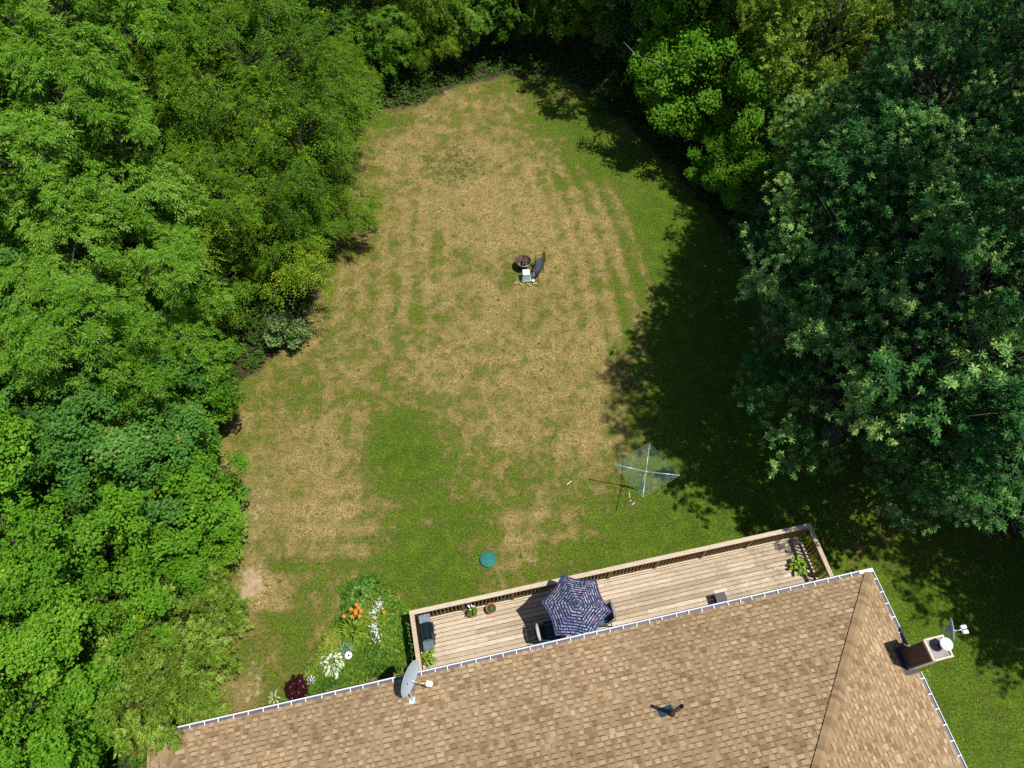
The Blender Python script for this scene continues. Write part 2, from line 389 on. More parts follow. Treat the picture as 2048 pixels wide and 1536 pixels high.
# ------------------------------------------------------------------ trees
def unit(a): return a / (np.linalg.norm(a, axis=-1, keepdims=True) + 1e-9)
UP = np.array([0, 0, 1.0])
def leaf_quads(p, d, n, L, W, droop=.15, fold=.0):
    """diamond leaves: base p, direction d, normal n (all (N,3)), length and width (N,)"""
    d = unit(d); s = unit(np.cross(d, n)); n = np.cross(s, d)
    L = L[:, None]; W = W[:, None]
    mid = p + d * L * .48
    tip = p + d * L - UP * L * droop
    a = mid + s * W * .5 + n * W * fold; b_ = mid - s * W * .5 + n * W * fold
    return np.stack([p, b_, tip, a], 1)
def star_quads(p, d, n, L, W):
    """lobed maple leaf out of three diamonds"""
    d = unit(d); s = unit(np.cross(d, n)); out = []
    for ang, k in ((0, 1.0), (1.0, .82), (-1.0, .82)):
        dd = d * math.cos(ang) + s * math.sin(ang)
        out.append(leaf_quads(p, dd, n, L * k, W * .95, .10))
    return np.concatenate(out, 0)

def crown_points(rng, Rx, Hc, zc, nl, nt, lob=(.24, .46), flat=.75, inner=.12, skirt=-.75, clump=1.0):
    """tufts on the lobes of a crown. returns position, outward direction, lobe index, lobe shade"""
    cen = np.array([0, 0, zc])
    k = np.arange(nl) + .5
    zz = skirt + (1 - skirt) * (1 - (k / nl)) ; zz = np.clip(zz + rng.normal(0, .05, nl), -.95, .98)
    th = k * 2.39996 + rng.normal(0, .35, nl)
    rr = np.sqrt(np.maximum(0, 1 - zz ** 2))
    sh = np.stack([rr * np.cos(th), rr * np.sin(th), zz], -1)
    f = rng.uniform(.50, .86, nl)[:, None]
    lc = cen + sh * np.array([Rx, Rx, Hc]) * f
    lr = (lob[0] + (lob[1] - lob[0]) * rng.random(nl) ** 1.3) * Rx
    w_ = lr ** 2; ns = max(12, int(nt * 1.9 / 13)); sub = rng.choice(nl, ns, p=w_ / w_.sum())
    sq = unit(rng.normal(0, 1, (ns, 3)) + sh[sub] * .6 + UP * .4)
    sc_ = rng.uniform(.66, 1.30, ns); sg = rng.uniform(.09, .17, ns) * clump
    sid = rng.integers(0, ns, int(nt * 1.9)); ids = sub[sid]
    bl = rng.random(len(ids)); off = rng.normal(0, 1, (len(ids), 3)) * (sg[sid] * (1.25 - .75 * bl))[:, None] * np.array([1, 1, .7])
    off += (sq[sid] * np.array([1, 1, .6]) + UP * .12) * ((bl - .75) * .55 * clump)[:, None]
    q = unit(sq[sid] + off * 1.1)
    P_ = lc[ids] + sq[sid] * (lr[ids] * sc_[sid])[:, None] * np.array([1, 1, flat]) + off
    # drop what is buried in other lobes
    keep = np.ones(len(ids), bool)
    for j in range(nl):
        dd = np.linalg.norm((P_ - lc[j]) / np.array([1, 1, flat]), axis=1)
        keep &= ~((dd < lr[j] * .60) & (ids != j))
    keep &= P_[:, 2] > .25
    hole = np.zeros(len(P_))
    for _ in range(7):
        kv = rng.normal(0, 1, 3); kv *= rng.uniform(1.6, 4.2) / np.linalg.norm(kv); hole += np.sin(P_ @ kv + rng.uniform(0, 6.3))
    keep &= hole < 1.6 + rng.normal(0, .35, len(P_))
    P_, q, ids = P_[keep][:nt], q[keep][:nt], ids[keep][:nt]
    m = int(nt * inner)
    Pi = cen + unit(rng.normal(0, 1, (m, 3))) * np.array([Rx, Rx, Hc]) * (rng.random(m)[:, None] ** .5) * .6
    Pi[:, 2] = np.maximum(Pi[:, 2], .5)
    P_ = np.concatenate([P_, Pi]); q = np.concatenate([q, unit(Pi - cen + UP * .5)]); ids = np.concatenate([ids, rng.integers(0, nl, m)])
    return P_, q, ids, lc, lr

def rand_perp(rng, d):
    r = rng.normal(0, 1, d.shape); return unit(r - d * (r * d).sum(-1, keepdims=True))

def foliage(kind, rng, P_, q, ids, nl):
    T = len(P_)
    lobt = rng.normal(0, .10, nl)[ids]; tt = rng.normal(0, .09, T)
    out = []; tint = []
    def rep(a, k): return np.repeat(a, k, axis=0)
    if kind == 'ash':                    # compound leaves with drooping leaflets
        nc, nf = 4, 7
        ax = unit(q + UP * .45)
        cd = unit(rep(ax, nc) * .55 + rand_perp(rng, rep(ax, nc)) * 1.0 + UP * .1)
        cp = rep(P_, nc) + rng.normal(0, .05, (T * nc, 3)); cl = rng.uniform(.22, .36, T * nc)
        t = np.tile(np.array([.25, .25, .55, .55, .82, .82, 1.0]), T * nc); side = np.tile(np.array([1, -1, 1, -1, 1, -1, 0.0]), T * nc)
        cdr, cpr, clr = rep(cd, nf), rep(cp, nf), rep(cl, nf)
        base = cpr + cdr * (clr * t)[:, None] - UP * (clr * t ** 2 * .38)[:, None]
        sd = unit(np.cross(cdr, UP))
        ld = unit(cdr * .75 + sd * side[:, None] * .75 - UP * rng.uniform(.15, .75, len(t))[:, None])
        n = len(t); L = rng.uniform(.10, .165, n); nn = unit(UP + rng.normal(0, .35, (n, 3)))
        out.append(leaf_quads(base, ld, nn, L, L * .32, .12)); tint.append(rep(lobt + tt, nc * nf) + rng.normal(0, .10, n))
    elif kind == 'elm':                  # flat drooping sprays of small alternate leaves
        nc, nf = 2, 9
        hd = unit(q * np.array([1, 1, .2]) + rng.normal(0, .35, (T, 3)) * np.array([1, 1, .3]))
        cd = unit(rep(hd, nc) + rand_perp(rng, rep(hd, nc)) * .5); cp = rep(P_, nc) + rng.normal(0, .06, (T * nc, 3)); cl = rng.uniform(.30, .52, T * nc)
        t = np.tile(np.linspace(.08, 1, nf), T * nc); side = np.tile(np.array([1, -1] * (nf // 2) + [0.0]), T * nc)
        cdr, cpr, clr = rep(cd, nf), rep(cp, nf), rep(cl, nf)
        base = cpr + cdr * (clr * t)[:, None] - UP * (clr * t ** 2 * .55)[:, None]
        sd = unit(np.cross(cdr, UP)); n = len(t)
        ld = unit(cdr * .55 + sd * side[:, None] * .8 - UP * rng.uniform(.0, .55, n)[:, None])
        L = rng.uniform(.065, .105, n); nn = unit(UP + rng.normal(0, .4, (n, 3)))
        out.append(leaf_quads(base, ld, nn, L, L * .52, .10)); tint.append(rep(lobt * 1.3 + tt * 1.3, nc * nf) + rng.normal(0, .12, n))
    elif kind == 'maple':                # plates of lobed leaves facing the sky
        nf = 13
        n = T * nf
        rad = rng.random(n) ** .5 * .30; a = rng.uniform(0, 2 * PI, n)
        e1 = rand_perp(rng, q); e2 = np.cross(q, e1)
        base = rep(P_, nf) + rep(e1, nf) * (rad * np.cos(a))[:, None] + rep(e2, nf) * (rad * np.sin(a))[:, None] + rng.normal(0, .04, (n, 3)) - rep(q, nf) * (rad ** 2 * 1.0)[:, None]
        nn = unit(rep(unit(q * .8 + UP * .8), nf) + rng.normal(0, .30, (n, 3)))
        ld = unit(rep(q, nf) * np.array([1, 1, .2]) + rng.normal(0, .7, (n, 3)) - UP * .35)
        L = rng.uniform(.065, .105, n)
        out.append(star_quads(base, ld, nn, L, L * .62)); tv = rep(lobt + tt, nf) + rng.normal(0, .10, n); tint.append(np.tile(tv, 3))
    elif kind == 'cedar':                # feathery fans of scale leaves
        nf = 9
        ax = unit(q * np.array([1, 1, .5]) + UP * .3 + rng.normal(0, .3, (T, 3))); side = unit(np.cross(ax, UP) + rng.normal(0, .5, (T, 3)))
        t = np.tile(np.linspace(-1, 1, nf), T); n = T * nf
        ld = unit(rep(ax, nf) + rep(side, nf) * (t * .9)[:, None] + rng.normal(0, .15, (n, 3)))
        base = rep(P_, nf) - rep(ax, nf) * .08 + rep(side, nf) * (t * .03)[:, None] + rng.normal(0, .02, (n, 3))
        L = rng.uniform(.13, .25, n) * (1 - .3 * np.abs(t)); nn = unit(rep(np.cross(ax, side), nf) + rng.normal(0, .4, (n, 3)))
        out.append(leaf_quads(base, ld, nn, L, rng.uniform(.022, .04, n), .22)); tint.append(rep(lobt * 1.4 + tt * 1.6, nf) + rng.normal(0, .14, n))
    elif kind == 'oak':                  # stars of long leaves at the twig ends
        nf = 13
        ax = unit(q * .7 + UP * .7 + rng.normal(0, .2, (T, 3)))
        e1 = rand_perp(rng, ax); e2 = np.cross(ax, e1); n = T * nf
        a = np.tile(np.arange(nf) * 2.4, T) + rng.normal(0, .2, n); up = np.tile(np.linspace(-.35, .75, nf), T)
        ld = unit(rep(e1, nf) * np.cos(a)[:, None] + rep(e2, nf) * np.sin(a)[:, None] + rep(ax, nf) * up[:, None])
        base = rep(P_, nf) + rep(ax, nf) * (up * .05)[:, None]
        L = rng.uniform(.078, .128, n); nn = unit(rep(ax, nf) + rng.normal(0, .25, (n, 3)))
        lit_lobe = (rng.random(nl) < .20)[ids] * .30; out.append(leaf_quads(base, ld, nn, L, L * .33, .14)); tint.append(rep(lobt + lit_lobe + tt * 1.4, nf) + rng.normal(0, .09, n))  # some lobes tinted pale, imitating sunlit tufts in the leaf colour
    V = np.concatenate(out, 0); t = np.concatenate(tint)
    t = np.clip(t + .5, 0.02, .90)
    if kind == 'maple':
        yl = np.repeat(rng.random(T) < .0016, 13); t[np.tile(yl, 3)] = 1.0
    return V, t

def trunk_mb(rng, h, rad, zc, lc, spread=.8, n=9):
    m = MB(); top = zc + (h - zc) * .45
    k = 8; pts = []; rs = []
    ox, oy = rng.normal(0, .15, 2)
    for i in range(k + 1):
        f = i / k; pts.append((ox * math.sin(f * 3) * f, oy * math.sin(f * 2.3) * f, -.3 + f * (top + .3))); rs.append(rad * (1 - .80 * f) * (1.35 if i == 0 else 1))
    m.tube(pts, rs, n)
    for c in lc:
        f = min(.92, max(.15, (c[2] - np.hypot(c[0], c[1]) * .55) / top)); b0 = Vector(pts[0]).lerp(Vector(pts[-1]), f)
        c = Vector(c); mid = b0.lerp(c, .5) + Vector((rng.normal(0, .12), rng.normal(0, .12), .15))
        r0 = rad * .34 * (1 - f * .5)
        m.tube([b0, mid, c], [r0, r0 * .6, r0 * .22], 6, cap=False)
        for _ in range(5):
            e = c + Vector(rng.normal(0, 1, 3)).normalized() * spread * .8 + Vector((0, 0, .15)); s0 = mid.lerp(c, rng.uniform(.3, 1))
            m.tube([s0, s0.lerp(e, .5) + Vector((0, 0, .08)), e], [r0 * .28, r0 * .18, r0 * .06], 4, cap=False)
    return m

M_bark = mat('bark', (.055, .045, .035), .9, var=.2, scale=9, bump=.02, stretch=(1, 1, .25))
M_bark_pale = mat('bark_pale', (.30, .27, .23), .85, var=.15, scale=9, bump=.01, stretch=(1, 1, .25))
LM = {
    'ash': leaf_mat('leaf_ash', [(.1, (.045, .120, .004)), (.5, (.095, .225, .008)), (.9, (.20, .36, .030))], rough=.5),
    'ash_silver': leaf_mat('leaf_ash_silver', [(.1, (.052, .140, .006)), (.5, (.110, .250, .012)), (.9, (.22, .37, .055))], rough=.45),
    'elm': leaf_mat('leaf_elm', [(.1, (.034, .090, .003)), (.5, (.080, .180, .006)), (.82, (.160, .265, .010)), (.9, (.34, .36, .02))], rough=.5),
    'maple_blue': leaf_mat('leaf_maple_blue', [(.1, (.034, .115, .014)), (.5, (.068, .195, .024)), (.88, (.130, .29, .050)), (.985, (.62, .36, .04))], rough=.6),
    'maple': leaf_mat('leaf_maple', [(.1, (.045, .135, .005)), (.5, (.098, .255, .010)), (.88, (.185, .37, .024)), (.985, (.60, .45, .03))], rough=.6),
    'cedar': leaf_mat('leaf_cedar', [(.05, (.20, .12, .03)), (.16, (.12, .19, .016)), (.6, (.185, .330, .030)), (.9, (.33, .45, .08))], rough=.65, trans=.25),
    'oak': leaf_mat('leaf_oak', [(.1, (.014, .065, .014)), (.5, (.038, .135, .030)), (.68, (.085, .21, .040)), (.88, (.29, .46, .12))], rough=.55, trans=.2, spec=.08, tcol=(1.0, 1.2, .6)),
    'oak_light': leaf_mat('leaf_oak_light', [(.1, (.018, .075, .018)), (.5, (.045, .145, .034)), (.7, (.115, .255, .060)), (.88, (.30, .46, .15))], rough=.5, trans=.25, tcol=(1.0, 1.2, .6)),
    'fir': leaf_mat('leaf_fir', [(.1, (.03, .065, .008)), (.5, (.055, .115, .016)), (.9, (.11, .19, .03))], rough=.6, trans=.15),
    'shrub': leaf_mat('leaf_shrub', [(.1, (.09, .15, .04)), (.5, (.17, .28, .08)), (.9, (.32, .42, .17))], rough=.5),
    'under': leaf_mat('leaf_under', [(.1, (.02, .06, .006)), (.5, (.045, .11, .010)), (.9, (.10, .20, .02))], rough=.6),
}
# prototype meshes: name -> (foliage mesh, trunk mesh, unit radius, unit height)
PROTO = {}
def proto(key, kind, matk, seed, Rx, h, nl, nt, zc=.56, hc=.44, lob=(.22, .44), flat=.75, skirt=-.75, bark=None, inner=.12, cone=False, trad=None):
    rng = np.random.default_rng(seed)
    P_, q, ids, lc, lr = crown_points(rng, Rx, h * hc, h * zc, nl, nt, lob, flat, inner, skirt)
    if cone:
        k = np.clip(1.12 - P_[:, 2] / h, .06, 1.0); P_ = P_ * np.stack([k, k, np.ones_like(k)], -1) * np.array([1.35, 1.35, 1]); kl = np.clip(1.12 - lc[:, 2] / h, .06, 1.0)[:, None]; lc = lc * np.concatenate([kl, kl, np.ones_like(kl)], 1)
    V, t = foliage(kind, rng, P_, q, ids, nl)
    n = len(V); F = np.arange(n * 4).reshape(-1, 4)
    me = np_mesh('crown', V.reshape(-1, 3), F, tint=t); me.materials.append(LM[matk])
    tm = trunk_mb(rng, h, trad or (.035 * h * .62 + .03), h * zc, lc, Rx * .25)
    o = tm.build('trunk', bark or M_bark); tme = o.data; bpy.data.objects.remove(o)
    PROTO[key] = (me, tme, Rx, h)

proto('ash1', 'ash', 'ash', 1, 4.5, 11, 26, 3000)
proto('ash2', 'ash', 'ash_silver', 2, 4.2, 11, 24, 2800)
proto('elm1', 'elm', 'elm', 3, 4.8, 9.5, 34, 5600, flat=.6, skirt=-.9)
proto('elm2', 'elm', 'elm', 4, 3.6, 8.0, 26, 4000, flat=.6, skirt=-.9)
proto('mapb1', 'maple', 'maple_blue', 5, 4.2, 8.0, 30, 3100, flat=.6, skirt=-.85, lob=(.18, .42))
proto('map1', 'maple', 'maple', 6, 4.2, 8.0, 30, 3100, flat=.6, skirt=-.85, lob=(.18, .42))
proto('map2', 'maple', 'maple', 7, 2.4, 5.0, 18, 1300, flat=.6, skirt=-.9)
proto('ced1', 'cedar', 'cedar', 8, 1.7, 5.0, 26, 2400, zc=.52, hc=.48, lob=(.26, .4), flat=.9, skirt=-.95)
proto('ced2', 'cedar', 'cedar', 9, 2.4, 8.5, 34, 3600, zc=.55, hc=.45, lob=(.26, .4), flat=.9, skirt=-.9)
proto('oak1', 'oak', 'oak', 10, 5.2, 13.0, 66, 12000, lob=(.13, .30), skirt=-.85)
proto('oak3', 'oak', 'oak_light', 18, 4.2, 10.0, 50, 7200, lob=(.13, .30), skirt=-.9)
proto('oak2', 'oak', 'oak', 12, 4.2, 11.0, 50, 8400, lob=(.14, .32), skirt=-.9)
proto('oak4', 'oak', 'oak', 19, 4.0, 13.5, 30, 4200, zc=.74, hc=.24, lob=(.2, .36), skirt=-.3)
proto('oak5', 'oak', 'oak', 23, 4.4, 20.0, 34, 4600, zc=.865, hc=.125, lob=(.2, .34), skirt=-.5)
proto('bush1', 'maple', 'shrub', 13, 1.0, 1.7, 10, 260, zc=.5, hc=.5, skirt=-.6, trad=.03)
proto('fir1', 'cedar', 'fir', 14, 1.1, 2.6, 22, 900, zc=.5, hc=.5, skirt=-.9, flat=.8, cone=True, trad=.05)

used = {}
def plant_tree(key, x, y, Rr, h, label, cat='tree', name=None, group=None, rz=None, branch=None):
    me, tme, R0, h0 = PROTO[key]
    i = used.get(key, 0); used[key] = i + 1
    name = name or {'ash': 'ash_tree', 'elm': 'elm_tree', 'map': 'maple_tree', 'ced': 'cedar_tree', 'oak': 'broadleaf_tree', 'bus': 'bush', 'fir': 'fir_tree'}[key[:3]]
    e = empty(name, (x, y, 0), label, cat, group, rz if rz is not None else (i * 2.1 + x) % 6.28)
    e.scale = (Rr / R0, Rr / R0, h / h0)
    for nm, m in (('trunk', tme), ('crown', me)):
        o = bpy.data.objects.new(nm, m); C.objects.link(o); o.parent = e
    if branch:
        for (pts, r) in branch:
            mb = MB(); mb.tube(pts, r, 6)
            b = mb.build('bare_branch', M_bark_pale); C.objects.link(b) if b.name not in C.objects else None
            b.parent = e; b.matrix_parent_inverse = Matrix.Identity(4)
            b.matrix_basis = (Matrix.Translation(e.location) @ e.rotation_euler.to_matrix().to_4x4() @ Matrix.Diagonal((*e.scale, 1))).inverted()
    return e
GW = 'trees of the woods around the lawn'
TREES = [
 # left edge, from the far end towards the house
 ('elm1', -10.6, 25.3, 5.0, 9.5, 'large yellow-green elm-like tree bulging over the far left lawn edge'),
 ('elm2', -10.6, 19.6, 3.6, 7.6, 'smaller elm-like tree beside the shaded notch in the left lawn edge'),
 ('elm2', -8.8, 22.8, 2.6, 4.8, 'low leafy elm-like tree whose tip reaches farthest into the lawn from the left'),
 ('ash1', -16.6, 24.5, 4.7, 12.5, 'tall bright green ash behind the large elm-like tree, top left corner'),
 ('ash1', -13.9, 31.0, 4.6, 12.0, 'tall ash behind the far left end of the elm-like trees'),
 ('ash2', -15.2, 18.2, 4.4, 11.5, 'silvery green ash with long drooping leaves behind the smaller elm-like tree'),
 ('ash2', -13.4, 13.6, 3.9, 9.5, 'silvery green ash with long leaves, between the elm-like trees and the maples'),
 ('ash1', -19.8, 19.5, 4.5, 12.5, 'tall ash at the left border, second row from the lawn'),
 ('mapb1', -13.6, 10.3, 3.8, 7.6, 'broad blue-green maple on the left, behind the pale bare lawn edge'),
 ('map2', -11.6, 12.6, 2.0, 4.4, 'small bright maple leaning over the brown corner of the left lawn edge'),
 ('mapb1', -17.4, 12.6, 4.2, 9.0, 'large blue-green maple at the left border of the view'),
 ('map2', -11.1, 8.9, 2.3, 4.6, 'rounded maple overhanging the pale strip of dry lawn on the left'),
 ('map2', -10.6, 7.2, 1.7, 3.4, 'small bright maple bulging beside the two round green lawn spots'),
 ('map1', -13.5, 5.2, 3.5, 7.4, 'bright green maple left of the cedars near the house'),
 ('map1', -17.2, 7.0, 4.2, 8.5, 'bright green maple at the left border beside the blue-green ones'),
 ('map1', -13.8, 1.2, 3.6, 7.0, 'bright green maple off the left end of the house roof'),
 ('mapb1', -17.5, 2.5, 3.8, 8.0, 'blue-green maple in the lower left corner'),
 ('ced1', -10.9, 4.5, 1.5, 4.4, 'feathery cedar between the maples and the end of the roof'),
 ('ced1', -9.15, 5.3, .8, 3.0, 'slim bright cedar standing nearest the flower bed'),
 ('ced1', -9.5, 3.7, 1.3, 4.2, 'cedar hiding the end of the gutter at the roof corner'),
 ('ced1', -10.1, 2.55, 1.45, 4.9, 'cedar brushing the left end of the house roof'),
 ('ced1', -9.9, 6.2, .8, 2.4, 'short cedar beside the bare earth patch'),
 # far end
 ('ash2', -8.9, 34.2, 3.6, 10.5, 'pale ash in the far left corner behind the lawn'),
 ('elm2', -5.2, 36.6, 3.0, 9.0, 'yellow-tipped tree hanging over the far edge of the lawn'),
 ('ced2', -3.2, 34.9, 1.5, 4.6, 'yellowish cedar at the far edge of the lawn'),
 ('ash1', -1.6, 39.6, 3.8, 10.0, 'dark ash behind the far end of the lawn'),
 ('oak2', 2.0, 39.8, 3.8, 10.5, 'dark tree behind the shaded far tip of the lawn'),
 ('ash2', 5.9, 36.2, 3.8, 13.0, 'dull green ash right of the shaded far tip of the lawn'),
 ('oak2', -9.5, 39.0, 4.0, 10.5, 'dark tree in the second row behind the far left corner'),
 ('oak2', -5.0, 42.5, 4.2, 11.5, 'dark tree in the second row behind the yellow-tipped tree'),
 ('ash1', 3.5, 43.5, 4.6, 12.0, 'tall ash in the second row behind the far tip'),
 # right edge, from the far end towards the house
 ('map1', 9.4, 32.4, 3.6, 12.0, 'bright maple at the far right, left of the tall cedars'),
 ('ced2', 10.6, 30.0, 2.5, 11.0, 'tall yellow-green cedar with grey bare twigs at the far right'),
 ('map2', 8.0, 28.8, 2.8, 6.5, 'pale green maple with bare branches over the far right lawn edge'),
 ('map2', 10.7, 26.4, 2.2, 6.4, 'bright heart-leaved tree in the middle of the right woods'),
 ('ced2', 12.9, 27.0, 2.8, 11.0, 'tall light green cedar in the middle of the right woods'),
 ('ced2', 12.4, 23.0, 2.1, 8.5, 'dark feathery cedar behind the dirt strip of the right lawn edge'),
 ('ced2', 16.0, 31.5, 3.0, 12.0, 'light green cedar near the top right corner'),
 ('map2', 10.2, 24.1, 1.6, 4.0, 'small dark maple beside the dirt strip on the right'),
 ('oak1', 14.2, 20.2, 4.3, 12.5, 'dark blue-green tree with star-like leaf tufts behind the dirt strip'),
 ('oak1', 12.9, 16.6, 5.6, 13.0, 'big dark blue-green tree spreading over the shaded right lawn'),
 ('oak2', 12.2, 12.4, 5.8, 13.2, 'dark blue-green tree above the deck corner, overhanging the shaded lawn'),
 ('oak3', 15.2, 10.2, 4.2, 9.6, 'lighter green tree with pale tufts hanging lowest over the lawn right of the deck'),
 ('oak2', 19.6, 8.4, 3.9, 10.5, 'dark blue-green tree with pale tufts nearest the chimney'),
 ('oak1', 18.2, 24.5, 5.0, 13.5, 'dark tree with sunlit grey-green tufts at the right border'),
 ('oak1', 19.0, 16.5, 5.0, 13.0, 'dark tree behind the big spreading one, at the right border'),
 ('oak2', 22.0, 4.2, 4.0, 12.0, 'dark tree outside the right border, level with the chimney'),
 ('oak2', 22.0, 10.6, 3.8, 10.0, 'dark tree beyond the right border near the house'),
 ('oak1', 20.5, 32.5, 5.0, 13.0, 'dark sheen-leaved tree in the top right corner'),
 ('ash2', 11.6, 37.5, 4.2, 11.5, 'green ash behind the bright maple at the far right'),
 ('ced2', 4.6, 34.9, 1.6, 6.0, 'dark cedar standing at the shaded far tip of the lawn'),
 ('oak2', -.4, 36.4, 2.4, 6.5, 'low dark tree filling the middle of the far lawn edge'),
 ('oak2', 6.6, 33.6, 2.3, 6.8, 'drooping dark tree at the right of the shaded far tip of the lawn'),
 ('oak4', 7.9, 32.0, 3.9, 14.0, 'tall bare-trunked tree whose high crown shades the far tip of the lawn'),
 ('ash2', -2.0, 35.4, 2.3, 5.6, 'low sunlit ash at the middle of the far lawn edge'),
 ('elm2', -4.4, 34.2, 1.7, 4.6, 'low yellow-green bushy tree at the far lawn edge beside the yellowish cedar'),
 ('ash1', 1.0, 36.4, 2.3, 6.4, 'low bright ash behind the shaded far tip of the lawn'),
 ('ash2', -6.4, 33.3, 1.7, 4.4, 'low silvery ash hanging over the far left lawn edge'),
 ('elm2', -8.4, 30.8, 1.6, 4.2, 'short elm-like tree filling the far left corner of the lawn'),
 ('map2', 3.3, 36.0, 1.8, 5.2, 'low maple in the dark far corner behind the little fir'),
 ('map2', 9.3, 25.2, 1.3, 3.0, 'low maple at the lawn edge under the bright heart-leaved tree'),
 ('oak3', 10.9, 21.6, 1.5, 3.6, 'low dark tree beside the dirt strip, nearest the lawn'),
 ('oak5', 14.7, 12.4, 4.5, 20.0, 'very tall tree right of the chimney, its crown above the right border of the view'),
 ('oak5', 16.9, 18.2, 4.4, 19.0, 'very tall tree outside the right border, level with the dirt strip'),
 ('oak5', 21.5, 28.6, 4.6, 19.0, 'very tall tree outside the right border, level with the tall cedars'),
 ('oak4', 19.8, 7.0, 3.3, 13.0, 'high-crowned tree outside the right border that shades the lawn beyond the chimney'),
 # outer rows
 ('ash1', -22.5, 27.0, 4.8, 12.5, 'ash in the outer row at the upper left border'),
 ('ash1', -20.0, 34.0, 5.0, 13.0, 'ash in the outer row at the top left corner'),
 ('mapb1', -22.0, 13.5, 4.6, 10.0, 'blue-green maple in the outer row on the left'),
 ('elm1', -15.0, 37.5, 5.0, 11.0, 'elm-like tree in the outer row behind the far left ash'),
 ('oak2', 10.5, 44.0, 4.5, 12.0, 'dark tree in the outer row behind the far right ash'),
 ('oak1', 18.5, 40.0, 5.0, 13.0, 'dark tree in the outer row behind the top right cedar'),
 ('oak1', 24.8, 24.0, 5.2, 13.0, 'dark tree in the outer row beyond the right border'),
 ('map1', -21.0, 5.0, 4.4, 9.5, 'bright maple in the outer row on the lower left'),
 # low ones
 ('bush1', -9.15, 16.7, .85, 1.7, 'small pale-leaved bush in the notch of the left lawn edge'),
 ('fir1', 5.0, 31.3, .9, 2.2, 'little young fir in the shade at the far right lawn edge'),
]
for t_ in TREES:
    key = t_[0]
    cat = 'bush' if key.startswith('bus') else 'tree'
    e = plant_tree(*t_[:5], t_[5], cat, group=GW if cat == 'tree' else None)
    if t_[5].startswith('pale green maple with bare'):
        for (pp) in ([(8.3, 28.6, 3.6), (6.9, 28.9, 4.3), (5.6, 29.2, 4.5), (5.0, 29.6, 4.9)], [(6.4, 29.0, 4.35), (6.6, 28.2, 4.6), (7.2, 27.6, 5.0)]):
            mb = MB(); mb.tube(pp, [.028, .022, .015, .006][:len(pp)], 6)
            o = mb.build('bare_branch', M_bark_pale); o.parent = e
            o.matrix_basis = (Matrix.Translation(e.location) @ e.rotation_euler.to_matrix().to_4x4() @ Matrix.Diagonal((*e.scale, 1))).inverted()

# undergrowth under the trees
def undergrowth():
    rng = np.random.default_rng(21)
    n = 42000
    x = rng.uniform(-20, 22, n * 3); y = rng.uniform(-1, 44, n * 3)
    d = poly_dist(x, y, LAWN)
    k = (d < -.10 - .3 * rng.random(n * 3)) & ((d > -4.5) | (rng.random(n * 3) < .12)) & ~((x > 8.5) & (y < 23) & (d > -1.0)); x, y, d = x[k][:n], y[k][:n], d[k][:n]
    T = len(x); hh = np.clip(-d * .45, .1, 1.1) * rng.random(T)
    P_ = np.stack([x, y, hh + .05], -1); q = unit(rng.normal(0, .5, (T, 3)) + UP)
    nf = 5; n2 = T * nf
    a = np.tile(np.arange(nf) * 1.26, T) + rng.normal(0, .3, n2)
    ld = np.stack([np.cos(a), np.sin(a), rng.uniform(-.2, .5, n2)], -1)
    L = rng.uniform(.07, .16, n2)
    V = leaf_quads(np.repeat(P_, nf, 0), ld, unit(UP + rng.normal(0, .3, (n2, 3))), L, L * .55, .2)
    me = np_mesh('undergrowth', V.reshape(-1, 3), np.arange(n2 * 4).reshape(-1, 4), tint=np.clip(rng.normal(.45, .2, n2), 0, 1))
    o = link_mesh('undergrowth', me, LM['under']); tag(o, 'low leafy undergrowth along the foot of the trees', 'undergrowth', kind='stuff')
undergrowth()
# ------------------------------------------------------------------ house
LEN, DEP = 21.80, 9.6
house = empty('house', HF(-LEN / 2, -DEP / 2, 0), 'long bungalow with brown shingled hip roof and white gutters', 'house', rz=TH)
HC = HF(-LEN / 2, -DEP / 2, 0)
def HL(u, v, z):      # house coordinates -> local to the house empty
    return (u + LEN / 2, v + DEP / 2, z)
M_wall = mat('siding', (.55, .50, .42), .7, var=.06, scale=3, bump=.006, stretch=(.2, .2, 9))
M_white = mat('white_metal', (.80, .82, .86), .4, var=.05, scale=5)
M_flash = mat('flashing', (.13, .12, .14), .45, metal=.6, var=.15)
ov = .55
mb = MB()
for (c, d) in (((-LEN / 2, -ov - .1), (LEN - 2 * ov, .2)), ((-LEN / 2, -DEP + ov + .1), (LEN - 2 * ov, .2)), ((-ov - .1, -DEP / 2), (.2, DEP - 2 * ov - .4)), ((-LEN + ov + .1, -DEP / 2), (.2, DEP - 2 * ov - .4))):
    mb.box(HL(c[0], c[1], 1.35), (d[0], d[1], 2.75))
mb.build('wall', M_wall, house)

